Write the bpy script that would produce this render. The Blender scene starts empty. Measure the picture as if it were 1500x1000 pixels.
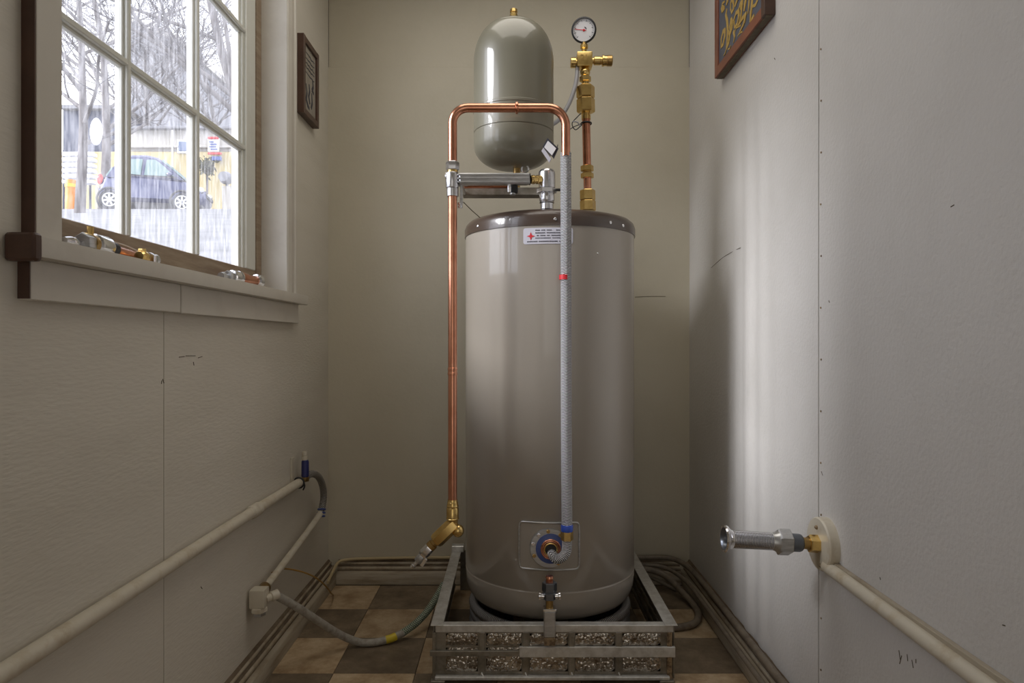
import bpy, bmesh, math, random
from mathutils import Vector, Matrix
random.seed(7)
C = bpy.context.scene
COL = C.collection
PI = math.pi
R = math.radians

# ---------------------------------------------------------------- camera, sky, light, exposure
cam = bpy.data.objects.new('camera', bpy.data.cameras.new('camera'))
COL.objects.link(cam)
EYE = 0.93
cam.location = (0, 0, EYE); cam.rotation_euler = (R(90), 0, 0)
cam.data.lens = 24; cam.data.sensor_width = 36; cam.data.clip_start = 0.02; cam.data.clip_end = 400
C.camera = cam

world = bpy.data.worlds.new('overcast_sky'); C.world = world; world.use_nodes = True
wb = world.node_tree.nodes['Background']
wb.inputs[0].default_value = (0.89, 0.915, 1.0, 1); wb.inputs[1].default_value = 2.1

def area_light(name, loc, rot, sx, sy, power, color, portal=False):
    l = bpy.data.lights.new(name, 'AREA'); l.shape = 'RECTANGLE'; l.size = sx; l.size_y = sy
    l.energy = power; l.color = color
    o = bpy.data.objects.new(name, l); o.location = loc; o.rotation_euler = rot; COL.objects.link(o)
    if portal: l.cycles.is_portal = True
    return o
area_light('window_portal', (-0.86, 1.59, 1.64), (0, R(-90), 0), 1.14, 1.1, 1, (1, 1, 1), True)

def sun_light(name, d, power, color, ang):
    l = bpy.data.lights.new(name, 'SUN'); l.energy = power; l.color = color; l.angle = R(ang)
    o = bpy.data.objects.new(name, l); o.rotation_euler = Vector(d).to_track_quat('-Z', 'Y').to_euler(); COL.objects.link(o)
sun_light('veiled_sun', (.90, .33, -.48), 2.9, (1.0, 0.98, 0.97), 20)

area_light('hall_light', (-0.01, -1.36, 1.05), (R(90), 0, 0), 1.04, 2.05, 3.0, (1.0, 0.96, 0.92))  # added fill light behind the camera, brightens the heater front

C.view_settings.view_transform = 'Standard'; C.view_settings.look = 'None'
C.view_settings.gamma = 1; C.view_settings.exposure = 0.68
C.view_settings.use_curve_mapping = False
C.cycles.max_bounces = 12; C.cycles.diffuse_bounces = 8; C.cycles.transparent_max_bounces = 16
C.cycles.sample_clamp_indirect = 6

# ---------------------------------------------------------------- helpers
def P(u, v, Y):                      # a photo measurement at a known depth -> a point in the room
    return Vector(((u - 750) * Y / 1000, Y, EYE + (500 - v) * Y / 1000))
def V(*a): return Vector(a)

class MB:
    def __init__(s):
        s.v = []; s.f = []; s.uv = []
    def add(s, vs, fs, uvs=None):
        b = len(s.v); s.v += [Vector(x) for x in vs]
        for i, f in enumerate(fs):
            s.f.append([b + k for k in f]); s.uv.append(uvs[i] if uvs else [(0, 0)] * len(f))
        return s
    def bm(s, bm, mat=None):
        bm.verts.index_update()
        vs = [(mat @ v.co) if mat else v.co.copy() for v in bm.verts]
        s.add(vs, [[v.index for v in f.verts] for f in bm.faces]); bm.free(); return s
    def box(s, lo, hi, bev=0.0, mat=None, seg=1):
        lo = Vector(lo); hi = Vector(hi); b = bmesh.new()
        bmesh.ops.create_cube(b, size=1)
        for v in b.verts: v.co = Vector([(lo[i] + hi[i]) / 2 + v.co[i] * (hi[i] - lo[i]) for i in range(3)])
        if bev > 0: bmesh.ops.bevel(b, geom=list(b.edges), offset=bev, segments=seg, profile=0.7, affect='EDGES', clamp_overlap=True)
        return s.bm(b, mat)
    def bar(s, p0, p1, w, h, bev=0.0, up=(0, 0, 1)):      # rectangular bar along p0-p1
        p0 = Vector(p0); p1 = Vector(p1); d = (p1 - p0); L = d.length; y = d.normalized()
        x = y.cross(Vector(up)).normalized(); z = x.cross(y)
        m = Matrix((( x.x, y.x, z.x, p0.x), (x.y, y.y, z.y, p0.y), (x.z, y.z, z.z, p0.z), (0, 0, 0, 1)))
        return s.box((-w/2, 0, -h/2), (w/2, L, h/2), bev, m)
    def lathe(s, p0, p1, prof, seg=24, cap=True, phase=0.0):   # prof: (t 0..1 along p0-p1, radius)
        p0 = Vector(p0); p1 = Vector(p1); ax = p1 - p0; z = ax.normalized()
        h = Vector((0, 0, 1)) if abs(z.z) < 0.9 else Vector((1, 0, 0))
        x = h.cross(z).normalized(); y = z.cross(x)
        vs = []; fs = []; uvs = []
        for (t, r) in prof:
            for k in range(seg):
                a = 2 * PI * k / seg + phase
                vs.append(p0 + ax * t + (x * math.cos(a) + y * math.sin(a)) * r)
        n = len(prof); L = ax.length
        for i in range(n - 1):
            for k in range(seg):
                k2 = (k + 1) % seg
                fs.append([i*seg+k, i*seg+k2, (i+1)*seg+k2, (i+1)*seg+k])
                a, b = k/seg, (k+1)/seg; c, d = prof[i][0]*L, prof[i+1][0]*L
                uvs.append([(a, c), (b, c), (b, d), (a, d)])
        if cap:
            if prof[0][1] > 1e-6: fs.append([k for k in range(seg)][::-1]); uvs.append([(0, 0)] * seg)
            if prof[-1][1] > 1e-6: fs.append([(n-1)*seg+k for k in range(seg)]); uvs.append([(0, 0)] * seg)
        return s.add(vs, fs, uvs)
    def cyl(s, p0, p1, r, seg=20, ch=0.0):
        L = (Vector(p1) - Vector(p0)).length
        c = min(ch / L, 0.4) if L > 0 else 0
        pr = [(0, r - ch), (c, r), (1 - c, r), (1, r - ch)] if ch > 0 else [(0, r), (1, r)]
        return s.lathe(p0, p1, pr, seg)
    def nut(s, p0, p1, flat, ch=0.12, phase=PI/6):       # hexagon, flat-to-flat
        r = flat / math.sqrt(3); c = ch
        return s.lathe(p0, p1, [(0, r*.9), (c, r), (1-c, r), (1, r*.9)], 6, True, phase)
    def ring(s, c, axis, R0, r, seg=40, sub=10):
        z = Vector(axis).normalized(); h = Vector((0, 0, 1)) if abs(z.z) < 0.9 else Vector((1, 0, 0))
        x = h.cross(z).normalized(); y = z.cross(x); c = Vector(c)
        pts = [c + (x*math.cos(2*PI*k/seg) + y*math.sin(2*PI*k/seg))*R0 for k in range(seg)]
        return s.tube(pts, r, sub, closed=True, smooth=0)
    def tube(s, pts, r, seg=12, smooth=6, closed=False, cap=True):
        pts = [Vector(p) for p in pts]
        rad = r if isinstance(r, (list, tuple)) else None
        if smooth:
            q = []; rr = []; n = len(pts); rng = n if closed else n - 1
            g = lambda i: pts[i % n] if closed else pts[max(0, min(n-1, i))]
            for i in range(rng):
                a, b, c, d = g(i-1), g(i), g(i+1), g(i+2)
                for k in range(smooth):
                    t = k / smooth
                    q.append(0.5*((2*b) + (c-a)*t + (2*a-5*b+4*c-d)*t*t + (3*b-a-3*c+d)*t**3))
                    if rad: rr.append(rad[i] + (rad[(i+1) % n]-rad[i])*t)
            if not closed:
                q.append(pts[-1]);
                if rad: rr.append(rad[-1])
            pts = q
            if rad: rad = rr
        n = len(pts); vs = []; fs = []; uvs = []; L = 0; ls = []
        prev = None
        for i, p in enumerate(pts):
            if closed: d = (pts[(i+1) % n] - pts[i-1])
            else: d = pts[min(n-1, i+1)] - pts[max(0, i-1)]
            d.normalize()
            if prev is None:
                h = Vector((0, 0, 1)) if abs(d.z) < 0.9 else Vector((1, 0, 0))
                x = h.cross(d).normalized()
            else:
                x = (prev - d * prev.dot(d)).normalized()
            prev = x; y = d.cross(x)
            if i: L += (pts[i]-pts[i-1]).length
            ls.append(L)
            ri = rad[i] if rad else r
            for k in range(seg):
                a = 2*PI*k/seg
                vs.append(p + (x*math.cos(a) + y*math.sin(a))*ri)
        for i in range(n if closed else n - 1):
            j = (i+1) % n
            lj = ls[j] if j > i else L + (pts[0]-pts[-1]).length
            off = 0
            if closed and j == 0:       # match the frame across the seam
                best = min(range(seg), key=lambda o: (vs[i*seg]-vs[o]).length); off = best
            for k in range(seg):
                k2 = (k+1) % seg
                fs.append([i*seg+k, i*seg+k2, j*seg+(k2+off) % seg, j*seg+(k+off) % seg])
                a, b = k/seg, (k+1)/seg
                uvs.append([(a, ls[i]), (b, ls[i]), (b, lj), (a, lj)])
        if cap and not closed:
            fs.append([k for k in range(seg)][::-1]); uvs.append([(0, 0)]*seg)
            fs.append([(n-1)*seg+k for k in range(seg)]); uvs.append([(0, 0)]*seg)
        return s.add(vs, fs, uvs)
    def extrude(s, poly, a, b, f):         # poly 2D (p,q) -> f(p,q,t) for t=a..b
        n = len(poly)
        vs = [f(p, q, a) for p, q in poly] + [f(p, q, b) for p, q in poly]
        fs = [[i, (i+1) % n, n+(i+1) % n, n+i] for i in range(n)] + [list(range(n))[::-1], [n+i for i in range(n)]]
        return s.add(vs, fs)
    def ball(s, c, r, seg=14, sc=(1, 1, 1)):
        b = bmesh.new(); bmesh.ops.create_uvsphere(b, u_segments=seg, v_segments=max(6, seg*2//3), radius=r)
        return s.bm(b, Matrix.Translation(Vector(c)) @ Matrix.Diagonal((*sc, 1)))

WL = {}
def build(mb, name, mat, parent=None, ang=35, kind=None):
    me = bpy.data.meshes.new(name)
    me.from_pydata([tuple(v) for v in mb.v], [], mb.f)
    ul = me.uv_layers.new(name='UVMap')
    k = 0
    flat = []
    for f in mb.uv:
        for c in f: flat += [c[0], c[1]]
    ul.data.foreach_set('uv', flat)
    bm = bmesh.new(); bm.from_mesh(me); bmesh.ops.recalc_face_normals(bm, faces=bm.faces); bm.to_mesh(me); bm.free()
    if parent is not None:
        loc = WL[parent]
    else:
        xs = [v.co for v in me.vertices]
        lo = Vector([min(v[i] for v in xs) for i in range(3)]); hi = Vector([max(v[i] for v in xs) for i in range(3)])
        loc = Vector(((lo.x+hi.x)/2, (lo.y+hi.y)/2, lo.z))
    me.transform(Matrix.Translation(-loc))
    me.shade_smooth(); me.set_sharp_from_angle(angle=R(ang))
    me.materials.append(mat)
    o = bpy.data.objects.new(name, me); COL.objects.link(o)
    if parent is not None: o.parent = parent
    else: o.location = loc
    WL[o] = loc.copy()
    if kind: o['kind'] = kind
    return o
def tag(o, label, cat, group=None):
    o['label'] = label; o['category'] = cat
    if group: o['group'] = group
    return o
def thing(name, label, cat, loc, group=None):
    o = bpy.data.objects.new(name, None); COL.objects.link(o); o.location = loc; o.empty_display_size = 0.05
    WL[o] = Vector(loc); return tag(o, label, cat, group)
def struct(o): o['kind'] = 'structure'; return o

# ---------------------------------------------------------------- materials
def mat(name, col, rough=0.5, metal=0.0, coat=0.0, var=None, bump=None, spec=0.5, trans=0.0, stretch=(1, 1, 1), rvar=0.0):
    m = bpy.data.materials.new(name); m.use_nodes = True
    nt = m.node_tree; n = nt.nodes; l = nt.links; b = n['Principled BSDF']
    b.inputs['Base Color'].default_value = (*col, 1); b.inputs['Roughness'].default_value = rough
    b.inputs['Metallic'].default_value = metal; b.inputs['Coat Weight'].default_value = coat
    b.inputs['Coat Roughness'].default_value = 0.06
    b.inputs['Specular IOR Level'].default_value = spec; b.inputs['Transmission Weight'].default_value = trans
    tc = n.new('ShaderNodeTexCoord'); mp = n.new('ShaderNodeMapping'); mp.inputs['Scale'].default_value = stretch
    l.new(tc.outputs['Object'], mp.inputs[0])
    if var:                                   # (scale, colour2, low, high)
        t = n.new('ShaderNodeTexNoise'); t.inputs['Scale'].default_value = var[0]; t.inputs['Detail'].default_value = 8
        t.inputs['Roughness'].default_value = 0.65
        l.new(mp.outputs[0], t.inputs[0])
        r = n.new('ShaderNodeValToRGB'); r.color_ramp.elements[0].position = var[2]; r.color_ramp.elements[1].position = var[3]
        r.color_ramp.elements[0].color = (*col, 1); r.color_ramp.elements[1].color = (*var[1], 1)
        l.new(t.outputs[0], r.inputs[0]); l.new(r.outputs[0], b.inputs['Base Color'])
        if rvar:
            mr = n.new('ShaderNodeMapRange'); mr.inputs[3].default_value = rough - rvar; mr.inputs[4].default_value = rough + rvar
            l.new(t.outputs[0], mr.inputs[0]); l.new(mr.outputs[0], b.inputs['Roughness'])
    if bump:                                  # (scale, strength, distance)
        t = n.new('ShaderNodeTexNoise'); t.inputs['Scale'].default_value = bump[0]; t.inputs['Detail'].default_value = 4
        l.new(mp.outputs[0], t.inputs[0])
        bp = n.new('ShaderNodeBump'); bp.inputs['Strength'].default_value = bump[1]; bp.inputs['Distance'].default_value = bump[2]
        l.new(t.outputs[0], bp.inputs['Height']); l.new(bp.outputs[0], b.inputs['Normal'])
    return m

def braid_mat(name, light, dark, na, nb, metal=0.7, rough=0.35):
    m = bpy.data.materials.new(name); m.use_nodes = True
    nt = m.node_tree; n = nt.nodes; l = nt.links; b = n['Principled BSDF']
    uv = n.new('ShaderNodeUVMap'); sp = n.new('ShaderNodeSeparateXYZ'); l.new(uv.outputs[0], sp.inputs[0])
    def mth(op, a, c):
        q = n.new('ShaderNodeMath'); q.operation = op
        for i, x in enumerate((a, c)):
            if isinstance(x, (int, float)): q.inputs[i].default_value = x
            elif x is not None: l.new(x, q.inputs[i])
        return q.outputs[0]
    a = mth('MULTIPLY', mth('COSINE', mth('MULTIPLY', sp.outputs[0], 2*PI*na), None), 2.4); c = mth('MULTIPLY', sp.outputs[1], 2*PI*nb)
    h = mth('ADD', mth('MULTIPLY', mth('SINE', mth('ADD', a, c), None), 0.5), 0.5)
    r = n.new('ShaderNodeValToRGB'); r.color_ramp.elements[0].position = 0.25; r.color_ramp.elements[1].position = 0.55
    r.color_ramp.elements[0].color = (*dark, 1); r.color_ramp.elements[1].color = (*light, 1)
    l.new(h, r.inputs[0]); l.new(r.outputs[0], b.inputs['Base Color'])
    b.inputs['Metallic'].default_value = metal; b.inputs['Roughness'].default_value = rough
    bp = n.new('ShaderNodeBump'); bp.inputs['Strength'].default_value = 0.8; bp.inputs['Distance'].default_value = 0.003
    l.new(h, bp.inputs['Height']); l.new(bp.outputs[0], b.inputs['Normal'])
    return m

def tile_mat(name, c1, c2, c3):
    m = bpy.data.materials.new(name); m.use_nodes = True
    nt = m.node_tree; n = nt.nodes; l = nt.links; b = n['Principled BSDF']
    tc = n.new('ShaderNodeTexCoord'); oi = n.new('ShaderNodeObjectInfo')
    mu = n.new('ShaderNodeVectorMath'); mu.operation = 'SCALE'; mu.inputs[0].default_value = (37, 53, 71); l.new(oi.outputs['Random'], mu.inputs['Scale'])
    ad = n.new('ShaderNodeVectorMath'); l.new(tc.outputs['Object'], ad.inputs[0]); l.new(mu.outputs[0], ad.inputs[1])
    t = n.new('ShaderNodeTexNoise'); t.inputs['Scale'].default_value = 14; t.inputs['Detail'].default_value = 9; t.inputs['Roughness'].default_value = 0.7
    l.new(ad.outputs[0], t.inputs[0])
    r = n.new('ShaderNodeValToRGB'); e = r.color_ramp.elements
    e[0].position = 0.33; e[0].color = (*c1, 1); e[1].position = 0.72; e[1].color = (*c3, 1)
    k = e.new(0.52); k.color = (*c2, 1)
    l.new(t.outputs[0], r.inputs[0])
    hv = n.new('ShaderNodeHueSaturation'); l.new(r.outputs[0], hv.inputs['Color'])
    mr = n.new('ShaderNodeMapRange'); mr.inputs[3].default_value = 0.85; mr.inputs[4].default_value = 1.12
    l.new(oi.outputs['Random'], mr.inputs[0]); l.new(mr.outputs[0], hv.inputs['Value'])
    l.new(hv.outputs[0], b.inputs['Base Color'])
    b.inputs['Roughness'].default_value = 0.5; b.inputs['Specular IOR Level'].default_value = 0.35
    bp = n.new('ShaderNodeBump'); bp.inputs['Strength'].default_value = 0.15; bp.inputs['Distance'].default_value = 0.002
    l.new(t.outputs[0], bp.inputs['Height']); l.new(bp.outputs[0], b.inputs['Normal'])
    return m

def pane_mat():
    m = bpy.data.materials.new('dusty_window_glass'); m.use_nodes = True
    nt = m.node_tree; n = nt.nodes; l = nt.links; n.remove(n['Principled BSDF']); out = n['Material Output']
    tr = n.new('ShaderNodeBsdfTransparent'); tr.inputs[0].default_value = (0.97, 0.98, 1, 1)
    gl = n.new('ShaderNodeBsdfGlossy'); gl.inputs['Roughness'].default_value = 0.02
    lw = n.new('ShaderNodeLayerWeight'); pw = n.new('ShaderNodeMath'); pw.operation = 'POWER'; pw.inputs[1].default_value = 5
    l.new(lw.outputs['Facing'], pw.inputs[0])
    fr = n.new('ShaderNodeMapRange'); fr.inputs[3].default_value = 0.03; fr.inputs[4].default_value = 0.7; l.new(pw.outputs[0], fr.inputs[0])
    m1 = n.new('ShaderNodeMixShader'); l.new(fr.outputs[0], m1.inputs[0]); l.new(tr.outputs[0], m1.inputs[1]); l.new(gl.outputs[0], m1.inputs[2])
    tl = n.new('ShaderNodeBsdfTranslucent'); tl.inputs[0].default_value = (0.93, 0.93, 0.97, 1)
    tc = n.new('ShaderNodeTexCoord'); mp = n.new('ShaderNodeMapping'); mp.inputs['Scale'].default_value = (1, 95, 10)
    l.new(tc.outputs['Object'], mp.inputs[0])
    t = n.new('ShaderNodeTexNoise'); t.inputs['Scale'].default_value = 1.6; t.inputs['Detail'].default_value = 6; t.inputs['Roughness'].default_value = 0.7
    l.new(mp.outputs[0], t.inputs[0])
    mr = n.new('ShaderNodeMapRange'); mr.inputs[1].default_value = 0.42; mr.inputs[2].default_value = 0.75; mr.inputs[3].default_value = 0.01; mr.inputs[4].default_value = 0.20
    l.new(t.outputs[0], mr.inputs[0])
    m2 = n.new('ShaderNodeMixShader'); l.new(mr.outputs[0], m2.inputs[0]); l.new(m1.outputs[0], m2.inputs[1]); l.new(tl.outputs[0], m2.inputs[2])
    l.new(m2.outputs[0], out.inputs[0])
    return m

WALLC = (0.64, 0.60, 0.52)
def bubble_mat(name, c1, c2):
    m = mat(name, c1, 0.16, 0.85, var=(55, c2, 0.40, 0.62)); nt = m.node_tree; n = nt.nodes; l = nt.links
    tc = n.new('ShaderNodeTexCoord'); v = n.new('ShaderNodeTexVoronoi'); v.inputs['Scale'].default_value = 130; v.feature = 'SMOOTH_F1'
    l.new(tc.outputs['Object'], v.inputs['Vector'])
    bp = n.new('ShaderNodeBump'); bp.inputs['Strength'].default_value = 1.0; bp.inputs['Distance'].default_value = 0.004; bp.invert = True
    l.new(v.outputs['Distance'], bp.inputs['Height']); l.new(bp.outputs[0], n['Principled BSDF'].inputs['Normal'])
    return m
M = dict(
    wall_l=mat('painted_hardboard_left', WALLC, 0.55, var=(2.2, (0.55, 0.51, 0.43), 0.45, 0.8), bump=(85, 0.20, 0.004), stretch=(1, 0.45, 2.2), spec=0.4),
    wall_r=mat('painted_hardboard_right', (0.61, 0.59, 0.565), 0.45, var=(2.0, (0.54, 0.52, 0.49), 0.45, 0.8), bump=(120, 0.34, 0.004), spec=0.45),
    wall_b=mat('painted_hardboard_back', (0.54, 0.495, 0.39), 0.55, var=(2.0, (0.47, 0.43, 0.33), 0.45, 0.8), bump=(80, 0.15, 0.003), spec=0.4),
    core=mat('dark_gap', (0.10, 0.075, 0.045), 0.9),
    ceil=mat('ceiling_paint', (0.55, 0.52, 0.44), 0.7, bump=(60, 0.1, 0.003)),
    trim=mat('cream_gloss_trim', (0.60, 0.565, 0.50), 0.4, var=(7, (0.50, 0.46, 0.40), 0.5, 0.85), bump=(45, 0.08, 0.002), spec=0.5),
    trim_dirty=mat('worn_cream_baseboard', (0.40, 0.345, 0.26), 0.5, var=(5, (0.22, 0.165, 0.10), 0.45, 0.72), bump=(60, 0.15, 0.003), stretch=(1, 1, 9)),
    sash=mat('white_sash_paint', (0.66, 0.66, 0.60), 0.4, var=(9, (0.56, 0.55, 0.48), 0.5, 0.85)),
    bare=mat('bare_brown_wood', (0.22, 0.155, 0.10), 0.6, var=(9, (0.33, 0.26, 0.18), 0.4, 0.7), stretch=(8, 0.8, 8)),
    pane=pane_mat(),
    tile_tan=tile_mat('tan_vinyl_tile', (0.30, 0.20, 0.11), (0.46, 0.34, 0.21), (0.60, 0.48, 0.33)),
    tile_dark=tile_mat('brown_vinyl_tile', (0.12, 0.085, 0.054), (0.19, 0.143, 0.094), (0.28, 0.22, 0.15)),
    slab=mat('tile_bedding', (0.035, 0.025, 0.017), 0.9),
    tank=mat('taupe_enamel', (0.33, 0.295, 0.25), 0.32, coat=0.7, spec=0.5),
    etank=mat('olive_grey_enamel', (0.175, 0.165, 0.122), 0.42, coat=0.6),
    lid=mat('brown_enamel_lid', (0.060, 0.040, 0.030), 0.3, coat=0.5),
    copper=mat('copper_tube', (0.70, 0.33, 0.21), 0.24, 1.0, var=(14, (0.52, 0.21, 0.125), 0.45, 0.7)),
    brass=mat('brass', (0.78, 0.56, 0.22), 0.25, 1.0, var=(40, (0.62, 0.42, 0.15), 0.45, 0.7)),
    brass_dark=mat('tarnished_brass', (0.42, 0.28, 0.11), 0.35, 1.0),
    chrome=mat('chrome', (0.78, 0.78, 0.80), 0.14, 1.0),
    steel=mat('brushed_steel', (0.56, 0.56, 0.56), 0.34, 0.8, var=(20, (0.36, 0.36, 0.35), 0.4, 0.7), stretch=(1, 1, 6)),
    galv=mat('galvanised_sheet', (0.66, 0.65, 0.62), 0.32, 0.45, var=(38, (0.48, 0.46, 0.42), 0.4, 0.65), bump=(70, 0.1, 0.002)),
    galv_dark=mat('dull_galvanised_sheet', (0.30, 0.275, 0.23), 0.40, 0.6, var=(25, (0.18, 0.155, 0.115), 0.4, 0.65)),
    hammered=bubble_mat('hammered_sheet', (0.52, 0.49, 0.44), (0.20, 0.16, 0.12)),
    rusty=mat('rusted_steel', (0.32, 0.23, 0.13), 0.6, 0.3, var=(60, (0.11, 0.07, 0.04), 0.45, 0.6)),
    blue_steel=mat('blued_steel', (0.17, 0.185, 0.21), 0.3, 0.9),
    black=mat('black_rubber', (0.015, 0.015, 0.017), 0.5),
    braid=braid_mat('braided_stainless', (0.92, 0.92, 0.96), (0.02, 0.02, 0.022), 4, 235, 0.45),
    braid_dull=braid_mat('braided_dull_hose', (0.42, 0.40, 0.37), (0.09, 0.08, 0.07), 3, 160, 0.3, 0.5),
    braid_green=braid_mat('braided_green_hose', (0.42, 0.47, 0.38), (0.10, 0.14, 0.09), 3, 160, 0.1, 0.45),
    flexgrey=mat('grey_flex_hose', (0.36, 0.335, 0.29), 0.55, var=(60, (0.22, 0.19, 0.15), 0.45, 0.7), bump=(90, 0.3, 0.003)),
    hose_brown=mat('brown_rubber_hose', (0.19, 0.155, 0.115), 0.5, var=(30, (0.11, 0.085, 0.06), 0.45, 0.7)),
    ledge=mat('grimy_ledge', (0.13, 0.09, 0.055), 0.7, var=(14, (0.24, 0.19, 0.125), 0.45, 0.7)),  # grime colour plus painted shade for the baseboard recesses
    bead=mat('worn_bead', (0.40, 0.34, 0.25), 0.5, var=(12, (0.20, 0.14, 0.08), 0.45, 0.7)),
    satin=mat('satin_chrome', (0.66, 0.66, 0.68), 0.27, 1.0),
    painted_pipe=mat('cream_painted_pipe', (0.58, 0.53, 0.43), 0.38, var=(26, (0.46, 0.38, 0.26), 0.5, 0.75), bump=(50, 0.12, 0.003)),
    blue_tape=mat('navy_tape', (0.018, 0.022, 0.12), 0.4),
    blue_ring=mat('blue_plastic', (0.05, 0.12, 0.62), 0.35),
    blue_gask=mat('blue_gasket', (0.06, 0.09, 0.26), 0.4),
    red=mat('red_band', (0.60, 0.02, 0.03), 0.45),
    yellow=mat('yellow_band', (0.65, 0.50, 0.03), 0.45),
    wire=mat('ochre_wire', (0.36, 0.20, 0.045), 0.45),
    cable=mat('tan_cable', (0.50, 0.40, 0.23), 0.5),
    greytube=mat('grey_vinyl_tube', (0.36, 0.36, 0.385), 0.35),
    white=mat('white_print', (0.78, 0.78, 0.80), 0.45),
    label=mat('silver_label', (0.58, 0.57, 0.63), 0.4),
    ink=mat('dark_ink', (0.035, 0.035, 0.05), 0.6),
    slate=mat('slate_blue_board', (0.075, 0.085, 0.115), 0.5, var=(12, (0.10, 0.11, 0.14), 0.4, 0.7)),
    gold=mat('gold_paint', (0.60, 0.40, 0.10), 0.4, 0.35, var=(50, (0.42, 0.27, 0.07), 0.4, 0.7)),
    frame_red=mat('red_brown_wood', (0.22, 0.07, 0.035), 0.4, var=(14, (0.14, 0.045, 0.025), 0.4, 0.7)),
    frame_dark=mat('dark_walnut_wood', (0.060, 0.028, 0.018), 0.4, var=(14, (0.09, 0.045, 0.028), 0.4, 0.7)),
    frame_raw=mat('raw_frame_edge', (0.16, 0.125, 0.08), 0.7, var=(60, (0.09, 0.07, 0.045), 0.4, 0.7)),
    paper=mat('aged_paper', (0.33, 0.30, 0.25), 0.7, var=(18, (0.25, 0.22, 0.18), 0.4, 0.7)),
    # outdoors
    gravel=mat('pale_street', (0.185, 0.185, 0.19), 0.9, var=(1.6, (0.12, 0.12, 0.125), 0.4, 0.7)),
    bark=mat('grey_bark', (0.156, 0.141, 0.138), 0.85, var=(6, (0.102, 0.090, 0.087), 0.4, 0.7)),
    twig=mat('grey_twigs', (0.120, 0.111, 0.114), 0.85),
    carpaint=mat('slate_blue_car_paint', (0.052, 0.059, 0.133), 0.3, 0.3, coat=0.9),
    carglass=mat('greenish_car_glass', (0.195, 0.273, 0.260), 0.08, coat=0.5),
    tyre=mat('tyre_rubber', (0.07, 0.07, 0.075), 0.8),
    alloy=mat('alloy_wheel', (0.60, 0.60, 0.62), 0.3, 0.6),
    taillamp=mat('red_lamp_lens', (0.55, 0.02, 0.02), 0.2),
    headlamp=mat('clear_lamp_lens', (0.75, 0.77, 0.80), 0.12),
    yellowwall=mat('yellow_stucco', (0.495, 0.405, 0.198), 0.85, var=(0.8, (0.429, 0.355, 0.207), 0.4, 0.7)),
    greywall=mat('grey_siding', (0.216, 0.216, 0.228), 0.85, var=(0.5, (0.180, 0.180, 0.198), 0.4, 0.7)),
    concrete=mat('pale_concrete', (0.437, 0.412, 0.370), 0.85, var=(0.6, (0.370, 0.344, 0.311), 0.4, 0.7)),
    darkshed=mat('dark_blue_siding', (0.063, 0.070, 0.105), 0.8, var=(1.0, (0.091, 0.098, 0.133), 0.4, 0.7)),
    bluewin=mat('blue_window_pane', (0.12, 0.16, 0.26), 0.15),
    shrub=mat('olive_leaves', (0.060, 0.060, 0.027), 0.8),
    orange=mat('orange_plastic', (0.75, 0.25, 0.03), 0.5),
)

# ---------------------------------------------------------------- room shell
XL, XR, YB, YF, ZC = -0.713, 0.689, 2.65, -1.30, 2.45
WY0, WY1, WZ0, WZ1 = 1.058, 2.123, 1.08, 2.22         # window opening
# left wall: dark core + two hardboard panels meeting at a seam
mb = MB(); xo = -0.873; xi = XL - 0.008
for (a, b, c, d) in ((YF, WY0-.01, 0, ZC), (WY1+.01, YB+.1, 0, ZC), (WY0-.01, WY1+.01, 0, WZ0-.03), (WY0-.01, WY1+.01, WZ1+.01, ZC)):
    mb.box((xo, a, c-.05 if c == 0 else c), (xi, b, d))
wl = struct(build(mb, 'wall_left', M['core']))
seamY = 1.398
mb = MB()
mb.box((xi, YF, 0), (XL, WY0-.008, ZC)); mb.box((xi, WY0-.008, 0), (XL, seamY-.0012, WZ0-.031)); mb.box((xi, WY0-.008, WZ1+.008), (XL, seamY-.0012, ZC))
build(mb, 'wall_panel', M['wall_l'], wl)
mb = MB()
mb.box((xi, WY1+.008, 0), (XL, YB, ZC)); mb.box((xi, seamY+.0012, 0), (XL, WY1+.008, WZ0-.031)); mb.box((xi, seamY+.0012, WZ1+.008), (XL, WY1+.008, ZC))
build(mb, 'wall_panel', M['wall_l'], wl)
# right wall: core + near panel + far panel that has warped a little
wr = struct(build(MB().box((XR+.008, YF, -.05), (XR+.12, YB+.1, ZC)), 'wall_right', M['core']))
seamR = 1.531
def warp(y):
    w = math.exp(-((y-1.97)/0.17)**2)
    return -0.0032*w*math.sin((y-1.97)*2*PI/0.115) - 0.004*math.exp(-((y-1.6)/0.2)**2)*0.4
def sheet(y0, y1, n, fn):
    mb = MB(); vs = []; fs = []; zl = ((0, 1), (.8, 1), (1.3, .9), (1.5, .6), (1.62, .25), (1.75, 0), (ZC, 0)); m = len(zl)
    for i in range(n+1):
        y = y0 + (y1-y0)*i/n
        vs += [(XR + fn(y)*w, y, z) for z, w in zl]
    for i in range(n):
        for k in range(m-1): q = i*m+k; fs.append([q, q+m, q+m+1, q+1])
    b = len(vs)
    vs += [(XR+.008, y0, 0), (XR+.008, y0, ZC), (XR+.008, y1, 0), (XR+.008, y1, ZC)]
    fs += [list(range(m)) + [b+1, b], [n*m+k for k in range(m)] + [b+3, b+2]]
    return mb.add(vs, fs)
build(sheet(seamR+.0018, YB, 120, warp), 'wall_panel', M['wall_r'], wr, ang=80)
build(sheet(YF, seamR-.0012, 2, lambda y: -0.0012), 'wall_panel', M['wall_r'], wr)
mb = MB()
for z in [0.2+0.115*k for k in range(19)]:
    y = seamR - 0.012 + random.uniform(-.002, .002)
    mb.cyl((XR-.0015, y, z), (XR-.003, y, z), 0.0022, 8)
o = build(mb, 'nail_heads', M['rusty'], wr, kind='stuff')
mb = MB().tube([(XR-.0003, 2.36, 1.185), (XR-.0003, 2.22, 1.205), (XR-.0003, 2.06, 1.213)], 0.0007, 6)
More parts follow.
